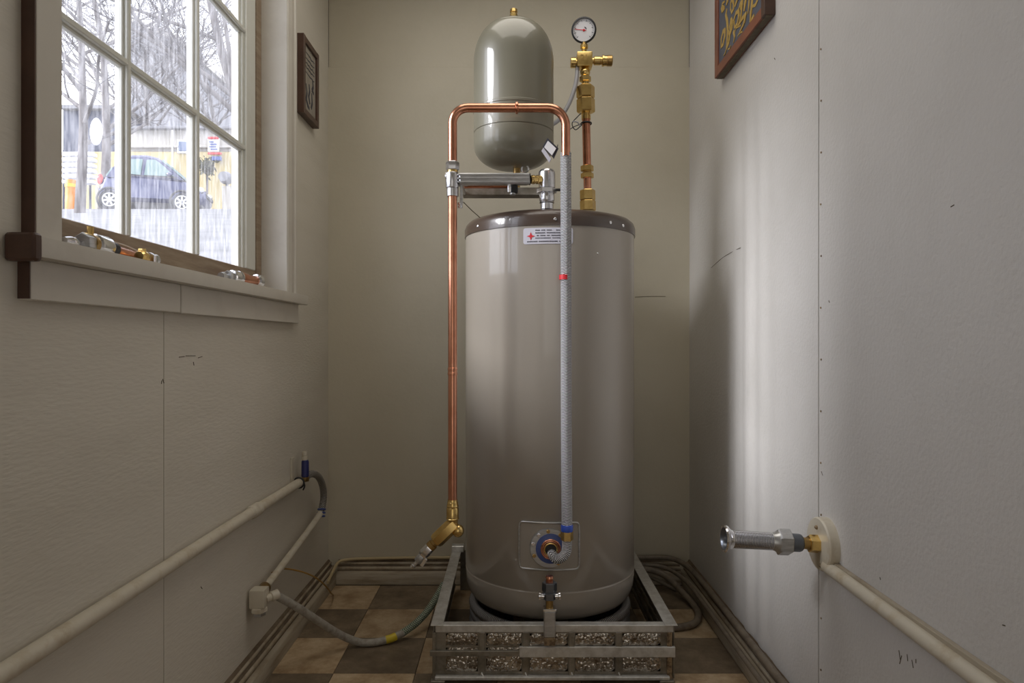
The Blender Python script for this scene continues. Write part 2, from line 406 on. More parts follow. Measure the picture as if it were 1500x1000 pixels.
build(mb, 'crack', M['core'], wr)
mb = MB(); rs = random.Random(12)
for u, v, du, dv in ((1318, 952, 2, 14), (1322, 960, -3, 12), (1330, 958, 1, 10), (1337, 966, 2, 12), (1343, 965, 0, 6), (1394, 303, 5, -3), (1215, 440, 1, 3), (1290, 845, 1, 4), (1470, 915, 4, 1), (1135, 85, 1, 2), (1204, 690, 2, 6)):
    y0 = XR*1000/(u-750); y1 = XR*1000/(u+du-750)
    mb.bar((XR-.0014, y0, EYE+(500-v)*y0/1000), (XR-.0014, y1, EYE+(500-v-dv)*y1/1000), .0014, .0010, up=(1, 0, 0))
build(mb, 'scuff_marks', M['core'], wr, kind='stuff')
mb = MB()
for u, v, du, dv in ((262, 523, 8, -1), (272, 521, 14, 0), (290, 524, 6, -2), (283, 530, 1, 5), (294, 859, 2, 3), (406, 171, 1, 3), (238, 555, 2, 6), (236, 562, 1, -5)):
    if u == 406: continue
    y0 = XL*1000/(u-750); y1 = XL*1000/(u+du-750)
    mb.bar((XL+.0004, y0, EYE+(500-v)*y0/1000), (XL+.0004, y1, EYE+(500-v-dv)*y1/1000), .0013, .0010, up=(1, 0, 0))
build(mb, 'scuff_marks', M['core'], wl, kind='stuff')
# back wall: lower and upper boards
wk = struct(build(MB().box((XL-.1, YB+.008, -.05), (XR+.1, YB+.12, ZC)), 'wall_back', M['core']))
zs = 1.995
build(MB().box((XL, YB, 0), (XR, YB+.008, zs-.001)), 'wall_panel', M['wall_b'], wk)
build(MB().box((XL, YB+.0055, zs+.0015), (XR, YB+.008, ZC)), 'wall_panel', M['wall_b'], wk)
mb = MB().tube([P(930, 435, YB-.0004), P(950, 434, YB-.0004), P(975, 434, YB-.0004)], 0.0010, 6)
build(mb, 'crack', M['core'], wk)
# front wall (behind the camera) and ceiling
mb = MB()
mb.box((XL-.16, YF-.12, -.05), (-.55, YF, ZC)); mb.box((.53, YF-.12, -.05), (XR+.12, YF, ZC)); mb.box((-.55, YF-.12, 2.1), (.53, YF, ZC))
struct(build(mb, 'wall_front', M['wall_b']))
mb = MB()
mb.box((-.60, YF, 0), (-.55, YF+.02, 2.15)); mb.box((.53, YF, 0), (.58, YF+.02, 2.15)); mb.box((-.60, YF, 2.1), (.58, YF+.02, 2.15))
struct(build(mb, 'door_1', M['trim']))  # trim of an unseen doorway, added to hold the rear fill light
mb = MB()                                   # unseen hall added to keep sky light out of the doorway
mb.box((-1.3, YF-1.5, -.06), (1.3, YF-1.4, 2.5)); mb.box((-1.3, YF-1.5, -.06), (-1.2, YF-.12, 2.5)); mb.box((1.2, YF-1.5, -.06), (1.3, YF-.12, 2.5))
mb.box((-1.3, YF-1.5, 2.4), (1.3, YF-.12, 2.5)); mb.box((-1.3, YF-1.5, -.06), (1.3, YF-.12, -.01))
struct(build(mb, 'wall_hall', M['wall_b']))
struct(build(MB().box((XL-.16, YF-.12, ZC), (XR+.12, YB+.12, ZC+.1)), 'ceiling', M['ceil']))
# floor of nine-inch tiles
fl = struct(build(MB().box((XL-.02, YF-.02, -.06), (XR+.02, YB+.02, -.0025)), 'floor', M['slab']))
T = 0.23; g = 0.0009
tm = {}
for key in ('tile_tan', 'tile_dark'):
    mb = MB().box((-T/2+g, -T/2+g, -.004), (T/2-g, T/2-g, 0), 0.0006)
    o = build(mb, 'tile', M[key]); me = o.data
    me.transform(Matrix.Translation((0, 0, -.004))); bpy.data.objects.remove(o); WL.clear() if False else None
    tm[key] = me
tx0, ty0 = -0.731, 2.604
for j in range(17):
    for i in range(7):
        cx, cy = tx0 + (i+.5)*T, ty0 - (j+.5)*T
        if cx - T/2 > XR: continue
        k = 'tile_tan' if (i+j) % 2 == 0 else 'tile_dark'
        t = bpy.data.objects.new('tile', tm[k]); COL.objects.link(t); t.parent = fl
        t.location = Vector((cx, cy, 0)) - fl.location
# baseboards: flat face, then rounded steps back to the wall
def bead(p, z, r): return [(p + r*math.sin(a), z - r*math.cos(a)) for a in [PI*k/6 for k in range(7)]]
face = [(0, 0), (.040, 0), (.040, .043), (.036, .047), (.024, .048), (.0, .048)]
ledge = [(0, .048), (.024, .048), (.0235, .050), (.012, .0645), (.010, .068), (.005, .083), (0, .085)]
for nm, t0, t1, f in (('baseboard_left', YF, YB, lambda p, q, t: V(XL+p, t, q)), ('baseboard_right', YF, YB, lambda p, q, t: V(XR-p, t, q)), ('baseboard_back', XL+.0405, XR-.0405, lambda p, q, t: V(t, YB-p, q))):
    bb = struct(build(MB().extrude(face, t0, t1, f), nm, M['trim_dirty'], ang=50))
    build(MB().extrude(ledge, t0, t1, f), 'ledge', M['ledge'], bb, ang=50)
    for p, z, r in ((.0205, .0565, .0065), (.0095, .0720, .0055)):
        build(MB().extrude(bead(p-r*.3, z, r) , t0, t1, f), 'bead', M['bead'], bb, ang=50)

# added ceiling fill: an unseen panel that brightens the middle of the room
LY = 1.75
lm = thing('ceiling_lamp', 'wide frosted ceiling panel lamp above the middle of the room', 'lamp', (0, LY, ZC-.05))
build(MB().box((-.48, LY-.42, ZC-.05), (.48, LY+.42, ZC), .01), 'housing', M['trim'], lm)
ll = area_light('lamp_light', (0, LY, ZC-.055), (0, 0, 0), .9, .8, 4.1, (1.0, 0.95, 0.87)); ll['kind'] = 'helper'

# ---------------------------------------------------------------- window
win = bpy.data.objects.new('window_1', None); COL.objects.link(win); win.location = (XL, 1.59, WZ0); WL[win] = Vector(win.location); struct(win)
build(MB().box((-.770, .970, 1.050), (-.670, 2.248, 1.080), .004, seg=2), 'stool', M['trim'], win)
build(MB().box((XL, .986, .990), (-.695, 1.4325, 1.050), .0015), 'apron_board', M['trim'], win)
build(MB().box((XL, 1.4355, .989), (-.6945, 2.222, 1.050), .0015), 'apron_board', M['trim'], win)
build(MB().box((XL, .994, 1.080), (-.693, 1.053, 2.29), .002), 'casing', M['trim'], win)
build(MB().box((XL, 2.126, 1.080), (-.697, 2.165, 2.29), .002), 'casing', M['trim'], win)
build(MB().box((XL, 2.165, 1.080), (-.687, 2.185, 2.29), .003), 'backband', M['trim'], win)
build(MB().box((XL, .994, 2.225), (-.693, 2.185, 2.30), .002), 'head_casing', M['trim'], win)
build(MB().box((-.873, WY0-.01, 1.05), (-.700, WY0, WZ1+.01)), 'jamb', M['trim'], win)
build(MB().box((-.873, WY1, 1.05), (-.700, WY1+.01, WZ1+.01)), 'jamb', M['trim'], win)
build(MB().box((-.873, WY0, WZ1), (-.700, WY1, WZ1+.01)), 'head_jamb', M['trim'], win)
build(MB().box((-.93, WY0-.03, 1.045), (-.770, WY1+.03, 1.078), .003), 'outer_sill', M['bare'], win)
build(MB().box((XL, .984, .992), (-.6955, .9862, 1.050)), 'apron_end', M['frame_dark'], win)
build(MB().box((XL, .9915, 1.080), (-.6935, .9945, 2.29)), 'casing_edge', M['frame_dark'], win)
build(MB().box((XL, .955, 1.043), (-.668, .974, 1.084), .010, seg=3), 'stool_end', M['frame_dark'], win)
# weathered track strips beside the sash
build(MB().box((-.822, 2.084, 1.078), (-.779, WY1-.001, WZ1), .001), 'sash_stop', M['bare'], win)
build(MB().box((-.822, WY0+.001, 1.078), (-.779, 1.067, WZ1), .001), 'sash_stop', M['bare'], win)
sash = build(MB().box((-.818, 1.067, 1.078), (-.783, 2.084, 1.146), .002), 'bottom_rail', M['bare'], win)
build(MB().box((-.818, 1.067, 2.16), (-.783, 2.084, 2.22), .002), 'top_rail', M['sash'], win)
def stile(y0, y1, s):
    mb = MB(); mb.box((-.818, y0, 1.146), (-.783, y1, 2.16), .002)
    e = y0 if s < 0 else y1
    for k, (w, d0, d1) in enumerate(((.012, -.812, -.790), (.022, -.808, -.797))):
        mb.box((d0, e + (0 if s > 0 else -w), 1.146), (d1, e + (w if s > 0 else 0), 2.16), .0015)
    return mb
build(stile(1.067, 1.098, 1), 'stile', M['sash'], win); build(stile(2.012, 2.084, -1), 'stile', M['sash'], win)
ys = [1.400, 1.708]; zsn = [1.500, 1.845]
for y in ys:
    mb = MB().box((-.812, y-.0065, 1.146), (-.784, y+.0065, 2.16), .002); mb.box((-.807, y-.012, 1.146), (-.792, y+.012, 2.16), .002)
    build(mb, 'vertical_muntin', M['sash'], win)
for z in zsn:
    mb = MB().box((-.8115, 1.098, z-.0065), (-.7845, 2.012, z+.0065), .002); mb.box((-.8065, 1.098, z-.012), (-.7925, 2.012, z+.012), .002)
    build(mb, 'horizontal_muntin', M['sash'], win)
yy = [1.098]+ys+[2.012]; zz = [1.146]+zsn+[2.16]
for i in range(3):
    for j in range(3):
        build(MB().box((-.8005, yy[i], zz[j]), (-.7985, yy[i+1], zz[j+1])), 'pane', M['pane'], win)

# ---------------------------------------------------------------- water heater
TX, TY, TR = 0.120, 2.19, 0.268
def tpt(x, z, off=0.0):           # point on the front of the tank jacket at world x
    d = x - TX; a = math.asin(max(-1, min(1, d/TR))); r = TR + off
    return V(TX + r*math.sin(a), TY - r*math.cos(a), z)
wh = thing('water_heater', 'tall taupe enamel water heater with brown lid standing inside the galvanised frame', 'water heater', (TX, TY, 0))
A, B = V(TX, TY, 0), V(TX, TY, 1)
mb = MB().lathe(A, B, [(.122, .0), (.122, .19), (.127, .222), (.138, .245), (.155, .258), (.178, .265), (.205, TR-.001), (.220, TR), (.2225, TR-.002), (.225, TR-.002), (.2275, TR), (1.270, TR)], 96)
build(mb, 'jacket', M['tank'], wh, ang=40)
mb = MB().lathe(A, B, [(1.258, TR), (1.258, TR+.003), (1.282, TR+.003), (1.295, TR-.002), (1.304, TR-.012), (1.309, TR-.028), (1.312, TR-.06), (1.314, .1), (1.314, 0)], 96)
lid = build(mb, 'lid', M['lid'], wh, ang=40)
for x, z in ((tpt(-.10, 1).x, 1.273), (.1215, 1.274), (.283, 1.274), (.326, 1.272)):
    p = tpt(x, z, .003); d = (p - V(TX, TY, z)).normalized()
    build(MB().lathe(p, p + d*.003, [(0, .005), (.5, .0045), (1, .002)], 12), 'screw', M['chrome'], lid)
p = tpt(.245, 1.182, 0); d = (p - V(TX, TY, p.z)).normalized()
build(MB().lathe(p, p + d*.002, [(0, .003), (1, .0015)], 10), 'screw', M['chrome'], wh)
for k in range(3):
    a = R(90 + 120*k); q = V(TX + .15*math.cos(a), TY + .15*math.sin(a), 0)
    build(MB().lathe(q, q + V(0, 0, .125), [(0, .02), (.08, .02), (.1, .014), (1, .014)], 12), 'foot', M['black'], wh)
def patch(x0, x1, z0, z1, off0, off1, nx=14, rad=0.006):      # curved rounded plate on the jacket
    pts = []
    for cx, cz, a0 in ((x1-rad, z1-rad, 0), (x0+rad, z1-rad, 90), (x0+rad, z0+rad, 180), (x1-rad, z0+rad, 270)):
        for k in range(5): a = R(a0 + 22.5*k); pts.append((cx + rad*math.cos(a), cz + rad*math.sin(a)))
    xs = sorted(set([x0 + (x1-x0)*k/nx for k in range(nx+1)]))
    def span(x):
        if x < x0+rad: h = rad - math.sqrt(max(0, rad*rad - (x0+rad-x)**2))
        elif x > x1-rad: h = rad - math.sqrt(max(0, rad*rad - (x-x1+rad)**2))
        else: h = 0
        return z0+h, z1-h
    xs = sorted(set(xs + [x0+rad*t for t in (.12, .35, .65)] + [x1-rad*t for t in (.12, .35, .65)]))
    mb = MB(); vs = []; fs = []; n = len(xs)
    for x in xs:
        a, b = span(x); vs += [tpt(x, a, off1), tpt(x, b, off1), tpt(x, a, off0), tpt(x, b, off0)]
    for i in range(n-1):
        a, b = 4*i, 4*i+4
        fs += [[a, b, b+1, a+1], [a+2, a+3, b+3, b+2], [a+1, b+1, b+3, a+3], [a, a+2, b+2, b]]
    fs += [[0, 1, 3, 2], [4*n-4, 4*n-2, 4*n-1, 4*n-3]]
    return mb.add(vs, fs)
# rating label under the lid, with a red star and rows of unreadably small print
lab = build(patch(.0325, .172, 1.205, 1.2505, -.002, .0012), 'rating_label', M['label'], wh)
xc, zc = .0535, 1.2275; star = []
for k in range(8):
    r = .0115 if k % 2 == 0 else .0042; a = k*PI/4; star.append((xc + r*math.cos(a), zc + r*math.sin(a)))
mb = MB(); n = 8
mb.add([tpt(x, z, .0022) for x, z in star] + [tpt(x, z, .0) for x, z in star], [list(range(8))] + [[i, (i+1) % 8, 8+(i+1) % 8, 8+i] for i in range(8)])
build(mb, 'red_star', M['red'], lab)
mb = MB(); rr = random.Random(3)
for row, (z, h) in enumerate(((1.2435, .0034), (1.2360, .0036), (1.2285, .0036), (1.2215, .0030), (1.2120, .0036))):
    x = .066 if row < 4 else .043
    while x < .166:
        w = rr.uniform(.0016, .0034)
        if rr.random() < .84:
            mb.add([tpt(x, z-h/2*rr.uniform(.7, 1), .0017), tpt(x+w, z-h/2, .0017), tpt(x+w*.9, z+h/2, .0017), tpt(x, z+h/2*rr.uniform(.6, 1), .0017)], [[0, 1, 2, 3]])
        x += w + .0009
build(mb, 'small_print', M['ink'], lab)
# element access plate with pressed rim, flange, bolts and gasket rings
ap = build(patch(.0225, .188, .288, .420, -.003, .003, 18, .010), 'access_plate', M['tank'], wh)
rim = []
for cx, cz, a0 in ((.178, .410, 0), (.0325, .410, 90), (.0325, .298, 180), (.178, .298, 270)):
    for k in range(5): a = R(a0 + 22.5*k); rim.append(tpt(cx + .010*math.cos(a), cz + .010*math.sin(a), .003))
full = []
for i in range(len(rim)):
    a, b = rim[i], rim[(i+1) % len(rim)]; full.append(a)
    if (a-b).length > .02:
        for k in range(1, 8):
            x = a.x + (b.x-a.x)*k/8; full.append(tpt(x, a.z + (b.z-a.z)*k/8, .003))
build(MB().tube(full, .0028, 8, smooth=0, closed=True), 'plate_rim', M['steel'], ap, ang=60)
fc = tpt(.1056, .350, .0); fy = fc.y
def disc(c, r0, r1, y0, y1, seg=40): return MB().lathe(V(c.x, y0, c.z), V(c.x, y1, c.z), [(0, r0), (.7, r0), (1, r1)], seg)
flg = build(disc(fc, .056, .054, fy+.012, fy-.007), 'element_flange', M['steel'], wh)
for a in (95, 52, 165, 205, 130, 300):
    q = V(fc.x + .048*math.cos(R(a)), fy-.007, fc.z + .048*math.sin(R(a)))
    build(MB().nut(q, q + V(0, -.005, 0), .010), 'bolt', M['brass_dark'] if a in (95, 52, 205, 300) else M['chrome'], flg)
build(disc(fc + V(.003, 0, -.001), .042, .040, fy-.006, fy-.010), 'gasket', M['blue_gask'], flg)
mb = MB()
for r in (.0265, .0225): mb.ring(V(fc.x+.003, fy-.011, fc.z-.002), (0, 1, 0), r, .0026)
build(mb, 'copper_washer', M['copper'], flg)
build(MB().ring(V(fc.x+.003, fy-.012, fc.z-.003), (0, 1, 0), .0180, .0026), 'brass_washer', M['brass'], flg)
build(disc(fc + V(.003, 0, -.003), .016, .016, fy-.006, fy-.011), 'port', M['black'], flg)

# hose coiled under the tank
mb = MB()
for (z, r0) in ((.016, .246), (.046, .243), (.076, .241), (.104, .243)):
    mb.ring(V(TX, TY, z), (0, 0, 1), r0, .0145, 72, 10)
tag(build(mb, 'coiled_hose', M['braid_dull'], ang=80), 'grey braided hose coiled on the floor beneath the water heater', 'hose')

# ---------------------------------------------------------------- expansion tank
EX, EY = .0052, 2.05
et = thing('expansion_tank', 'small olive grey expansion tank above the water heater with brass valve on top', 'tank', (EX, EY, 1.387))
a, b = V(EX, EY, 0), V(EX, EY, 1)
def arc(z0, r0, rz, rr, a0, a1, n): return [(z0 + rz*math.sin(R(a0 + (a1-a0)*k/n)), r0 + rr*math.cos(R(a0 + (a1-a0)*k/n))) for k in range(n+1)]
pr = [(1.449, 0)] + arc(1.517, .030, .068, .090, -90, 0, 12)
pr += [(1.5485, .120), (1.550, .1182), (1.552, .1182), (1.5535, .120), (1.612, .120), (1.6135, .1215), (1.620, .1215), (1.6215, .120)]
pr += arc(1.765, .030, .122, .090, 0, 55, 10) + [(1.8655, .0795), (1.8675, .0785)] + arc(1.765, .030, .122, .090, 60, 90, 6) + [(1.888, 0)]
build(MB().lathe(a, b, pr, 72), 'shell', M['etank'], et, ang=40)
z0 = 1.884
vs = build(MB().lathe(V(EX, EY, z0), V(EX, EY, z0+.042), [(0, .0105), (.25, .0105), (.3, .0085), (.45, .0085), (.5, .0115), (.66, .0115), (.7, .009), (.78, .009), (.8, .0115), (1, .011)], 20), 'valve_stem', M['brass'], et)
build(MB().lathe(V(EX+.009, EY, 1.452), V(EX+.009, EY, 1.390), [(0, .011), (.3, .011), (.3, .015), (.7, .015), (.7, .010), (1, .010)], 16), 'nipple', M['brass_dark'], et)
build(MB().ring(V(EX+.034, EY-.02, 1.443), (.3, 1, .2), .010, .0025, 20, 8), 'hook', M['steel'], et)

# hanging tag on the tank
tg = thing('hang_tag', 'folded white tag with dark border hanging beside the expansion tank', 'tag', P(806, 232, 1.915))
def quad_plate(pts, Y, th):
    mb = MB(); f = [P(u, v, Y + dy) for u, v, dy in pts]; k = [p + V(.3*th, th, 0) for p in f]
    n = len(f); mb.add(f + k, [list(range(n)), [n+i for i in range(n)][::-1]] + [[i, (i+1) % n, n+(i+1) % n, n+i] for i in range(n)]); return mb
build(quad_plate([(802, 202, 0), (818, 217, 0), (811, 232, .004), (795, 215, .004)], 1.905, .003), 'card', M['ink'], tg)
build(quad_plate([(802.6, 206, 0), (814.5, 217, 0), (808.5, 227.5, .003), (797, 215.5, .003)], 1.9025, .002), 'printed_face', M['white'], tg)
build(quad_plate([(793, 221, 0), (796, 216, 0), (807, 232, 0), (804.5, 238, 0)], 1.907, .004), 'folded_flap', M['label'], tg)
build(MB().tube([P(811, 232, 1.912), P(815, 222, 1.93), P(817, 212, 1.96)], .0012, 6), 'string', M['black'], tg)

# ---------------------------------------------------------------- copper loop
CY = 1.88; cr = .0124
cl = thing('copper_pipe_loop', 'bright copper pipe bent into a tall loop in front of the tanks', 'pipe', (-.1636, CY, .31))
xl, xr_, zt = -.1636, .1480, 1.573
def bend(cx, cz, r, a0, a1, n=8): return [V(cx + r*math.cos(R(a0+(a1-a0)*k/n)), CY, cz + r*math.sin(R(a0+(a1-a0)*k/n))) for k in range(n+1)]
path = [V(xl, CY, .47), V(xl, CY, .9), V(xl, CY, 1.3)] + bend(xl+.042, zt-.042, .042, 180, 90) + bend(xr_-.050, zt-.050, .050, 90, 0) + [V(xr_, CY, 1.44)]
build(MB().tube(path, cr, 24, smooth=0), 'pipe', M['copper'], cl, ang=60)
build(MB().lathe(P(754.8, 158, CY), P(759.2, 158, CY), [(0, .0135), (.2, .0165), (.8, .0165), (1, .0135)], 24), 'solder_collar', M['copper'], cl)
build(MB().lathe(V(xl, CY, .838), V(xl, CY, .858), [(0, .0125), (.05, .0138), (.3, .0138), (.35, .0128), (.65, .0128), (.7, .0138), (.95, .0138), (1, .0125)], 24), 'solder_collar', M['copper'], cl)
zv = lambda v, Y: EYE + (500-v)*Y/1000
tee = build(MB().lathe(V(xl-.001, CY, zv(276, CY)), V(xl-.001, CY, zv(253, CY)), [(0, .0165), (.06, .018), (.3, .018), (.34, .0185), (.9, .0185), (1, .0165)], 28), 'tee_body', M['satin'], cl)
mb = MB().cyl(V(xl-.020, CY, zv(258, CY)), V(xl-.008, CY, zv(258, CY)), .011, 16, .002)
build(mb, 'tee_plug', M['chrome'], tee)
build(MB().nut(V(xl, CY, zv(249.5, CY)), V(xl, CY, zv(237, CY)), .032), 'compression_nut', M['satin'], cl)
build(MB().cyl(V(xl, CY, zv(254, CY)), V(xl, CY, zv(249, CY)), .0145, 20), 'brass_sleeve', M['brass'], cl)
build(MB().cyl(V(xl, CY, zv(288, CY)), V(xl, CY, zv(276, CY)), .0165, 24, .001), 'lower_socket', M['satin'], cl)
# angled brass valve hanging at the foot of the left leg
bz = zv(735, CY)
build(MB().lathe(V(xl, CY, zv(760, CY)), V(xl, CY, zv(731, CY)), [(0, .0165), (.03, .0185), (.06, .017), (.55, .017), (.6, .0155), (.66, .0170), (.75, .0150), (.85, .0150), (.88, .0138), (1, .0136)], 24), 'brass_socket', M['brass'], cl)
build(MB().lathe(V(xl, CY, zv(772, CY)), V(xl, CY, zv(760, CY)), [(0, .013), (1, .0155)], 20), 'brass_neck', M['brass'], cl)
j = P(664, 770, CY)
def along(u0, v0, u1, v1, y0=CY, y1=CY): return P(u0, v0, y0), P(u1, v1, y1)
p0, p1 = along(667, 765, 638, 793); build(MB().nut(p0, p1, .036, .1), 'valve_body', M['brass'], cl)
p0, p1 = along(671, 772, 670, 785); build(MB().ball(P(671, 777, CY), .0165, 16, (1, 1, 1.1)), 'valve_knuckle', M['brass'], cl)
p0, p1 = along(640, 791, 630, 801); build(MB().lathe(p0, p1, [(0, .0145), (.25, .0145), (.3, .012), (.5, .012), (.55, .0145), (1, .0145)], 20), 'brass_collar', M['brass_dark'], cl)
p0, p1 = along(631, 800, 619, 813); build(MB().nut(p0, p1, .025, .15), 'steel_nut', M['chrome'], cl)
p0, p1 = along(620, 812, 611, 822); build(MB().nut(p0, p1, .019, .1), 'steel_stem', M['steel'], cl)
p0, p1 = along(614, 819, 603, 831); build(MB().lathe(p0, p1, [(0, .005), (.7, .005), (.75, .008), (1, .006)], 12), 'steel_tip', M['chrome'], cl)
p0, p1 = along(624, 818, 617, 829); build(MB().bar(p0, p1, .004, .010, .001), 'lever', M['chrome'], cl)

# steel bracket bars between the loop and the swivel elbow
br = thing('bracket', 'pair of horizontal steel bars joining the copper loop to the chrome elbow', 'bracket', P(675, 288, 1.88))
e0, e1 = P(671, 262.5, CY), P(775, 262.5, 1.945)
mb = MB().bar(e0, e1, .026, .031, .003)
for s in (-.010, 0, .010): mb.bar(e0 + V(0, -.013, s), e1 + V(0, -.013, s), .003, .004, .001)
build(mb, 'front_bar', M['steel'], br)
build(MB().bar(P(775, 262.5, 1.945), P(777, 262.5, 1.945), .024, .028), 'end_cap', M['black'], br)
p0, p1 = P(776.5, 263, 1.946), P(791, 263, 1.962)
build(MB().lathe(p0, p1, [(0, .0118), (.2, .0118), (.25, .013), (.4, .013), (.45, .0112), (.6, .0112), (.65, .0128), (1, .0128)], 18), 'brass_nipple', M['brass'], br)
build(MB().bar(P(678, 282.5, 2.03), P(797, 282.5, 2.03), .045, .0235, .002), 'rear_bar', M['galv_dark'], br)
build(MB().tube([P(680, 271.5, 1.955), P(745, 271.5, 1.975)], .0085, 14, smooth=0), 'copper_rod', M['copper'], br)
mb = MB().bar(P(676, 270, CY+.015), P(676, 299, CY+.015), .008, .016, .001, up=(0, 1, 0)); mb.bar(P(672, 272, CY+.02), P(684, 272, CY+.08), .012, .004)
mb.bar(P(676, 272, CY+.018), P(681, 284, 2.02), .006, .010)
cp = build(mb, 'clip', M['steel'], br)
build(MB().lathe(P(674, 297, CY+.015), P(674, 305, CY+.015), [(0, .008), (.4, .008), (.45, .006), (.6, .006), (.65, .0075), (1, .006)], 14), 'clip_screw', M['chrome'], cp)
build(MB().bar(P(747, 270, 1.945), P(747, 282, 1.945), .012, .012, .001, up=(0, 1, 0)), 'clamp_bolt', M['chrome'], br)
build(MB().bar(P(753.5, 269, 1.945), P(753.5, 283, 1.945), .020, .016, .002, up=(0, 1, 0)), 'clamp', M['black'], br)
build(MB().cyl(P(751, 282, 1.945), P(751, 286, 1.945), .0085, 12, .002), 'clamp_knob', M['steel'], br)
tag(build(MB().tube([P(679, 296, CY+.02), P(690, 307, 1.93), P(703, 318.5, 1.98)], .0011, 6), 'wire', M['core']), 'thin dark wire from the bracket clip down to the brown heater lid', 'wire')
ELX, ELY = .1008, 1.975
el = thing('swivel_elbow', 'chrome swivel elbow standing on the brown lid behind the braided hose', 'fitting', (ELX, ELY, 1.314))
zz_ = lambda v: zv(v, ELY)
build(MB().lathe(V(ELX, ELY, zz_(277)), V(ELX, ELY, zz_(249)), [(0, .022), (.05, .0245), (.8, .0245), (.9, .0235), (1, .019)], 24), 'elbow_cap', M['satin'], el)
build(MB().nut(V(ELX, ELY, zz_(283)), V(ELX, ELY, zz_(276)), .050, .1), 'union_nut', M['satin'], el)
build(MB().lathe(V(ELX, ELY, 1.312), V(ELX, ELY, zz_(283)), [(0, .019), (.35, .019), (.4, .022), (.45, .020), (.55, .0225), (.95, .0225), (1, .021)], 24), 'elbow_base', M['satin'], el)
build(MB().cyl(V(ELX+.02, ELY, zz_(278)), V(ELX+.045, ELY, zz_(278)), .004, 10), 'pin', M['black'], el)

# ---------------------------------------------------------------- braided hose on the heater front
HY = 1.884; hx = .1485
bh = thing('braided_hose', 'braided stainless hose running down the front of the water heater', 'hose', (hx, HY, .33))
build(MB().tube([V(hx, HY, zv(224, HY)), V(hx+.0005, HY, 1.2), V(hx+.001, HY, .8), V(hx+.003, HY, zv(771, HY))], .0150, 20, smooth=12), 'hose', M['braid'], bh, ang=80)
build(MB().lathe(P(827.5, 409.5, HY), P(827.5, 402.5, HY), [(0, .0158), (1, .0158)], 20), 'red_band', M['red'], bh)
build(MB().lathe(P(830.5, 778, HY), P(830.5, 768, HY), [(0, .0158), (.1, .0168), (.9, .0168), (1, .0158)], 20), 'blue_ring', M['blue_ring'], bh)
build(MB().nut(P(830.5, 791, HY), P(830.5, 777, HY), .030, .06), 'ferrule', M['brass'], bh)
hp = [P(830.5, 789, HY), P(830.5, 798, HY), P(829, 808, HY+.001), P(823, 816, HY+.004), P(815, 818, HY+.010), P(809.5, 813, HY+.020), P(808, 810, 1.92)]
build(MB().tube(hp, .0138, 18), 'hose_bend', M['braid'], bh, ang=80)

# ---------------------------------------------------------------- gauge riser
GY = 2.19
gr = thing('gauge_riser', 'copper riser with brass fittings and dial gauge at the back right of the heater lid', 'pipe', P(861, 307, GY))
def gx(v): return 861.2 - (306-v)*0.0205
def gp(v): return P(gx(v), v, GY)
def gseg(name, v0, v1, pr, m, seg=24, par=None): return build(MB().lathe(gp(v0), gp(v1), pr, seg), name, m, par or gr)
def gnut(v0, v1, w, m=M['brass'], name='hex_nut'): return build(MB().nut(gp(v0), gp(v1), w, .08), name, m, gr)
gnut(309, 293.5, .044); gnut(293.5, 278, .043)
gseg('copper_tube', 278, 261, [(0, .0125), (1, .0125)], M['copper'])
gnut(261, 253.5, .036); gseg('brass_sleeve', 254, 251, [(0, .014), (1, .014)], M['brass_dark']); gnut(251, 242.5, .036)
gseg('copper_tube', 243, 172, [(0, .0132), (1, .0132)], M['copper'])
gseg('brass_sleeve', 175, 164, [(0, .0150), (.5, .0150), (.55, .0135), (1, .0135)], M['brass'])
gnut(165, 144.5, .051); gnut(144, 126, .051)
gseg('brass_neck', 126, 119, [(0, .0115), (1, .0115)], M['brass'])
gnut(120, 112, .032); gseg('brass_ball', 112, 100, [(0, .009), (.2, .0145), (.5, .0165), (.8, .0145), (1, .010)], M['brass'])
zc0, zc1 = zv(100, GY), zv(79, GY); cxm = P(855.8, 90, GY).x
cb = build(MB().box((cxm-.0245, GY-.022, zc0), (cxm+.0245, GY+.022, zc1), .004, seg=2), 'cross_body', M['brass'], gr)
zc = zv(89, GY)
build(MB().lathe(V(cxm-.022, GY, zc-.006), V(cxm-.044, GY, zc-.006), [(0, .011), (.2, .011), (.25, .0165), (.95, .0165), (1, .0145)], 20), 'side_plug', M['brass'], gr)
build(MB().lathe(V(cxm+.022, GY, zc), V(cxm+.090, GY, zc), [(0, .010), (.12, .010), (.14, .014), (.42, .014), (.44, .0125), (.50, .0125), (.52, .018), (.60, .018), (.61, .016), (.74, .016), (.75, .0155)], 22), 'side_outlet', M['brass'], gr)
build(MB().lathe(V(cxm+.072, GY, zc), V(cxm+.090, GY, zc), [(0, .0160), (.1, .0170), (.9, .0170), (1, .015)], 22), 'outlet_cap', M['brass_dark'], gr)
def text_mesh(body, size, depth=0.0008):
    cu = bpy.data.curves.new('t', 'FONT'); cu.body = body; cu.size = size; cu.extrude = depth; cu.align_x = 'CENTER'; cu.align_y = 'CENTER'; cu.resolution_u = 3
    o = bpy.data.objects.new('t', cu); COL.objects.link(o); bpy.context.view_layer.update()
    me = bpy.data.meshes.new_from_object(o); bpy.data.objects.remove(o); return me
def add_text(mb, body, size, m, depth=.0008):
    me = text_mesh(body, size, depth); mb.add([m @ v.co for v in me.vertices], [list(p.vertices) for p in me.polygons]); return mb
FR = Matrix(((1, 0, 0, 0), (0, 0, -1, 0), (0, 1, 0, 0), (0, 0, 0, 1)))   # text facing -Y
build(add_text(MB(), '21', .026, Matrix.Translation((cxm-.002, GY-.0225, zc+.001)) @ FR), 'cast_number', M['brass_dark'], cb)
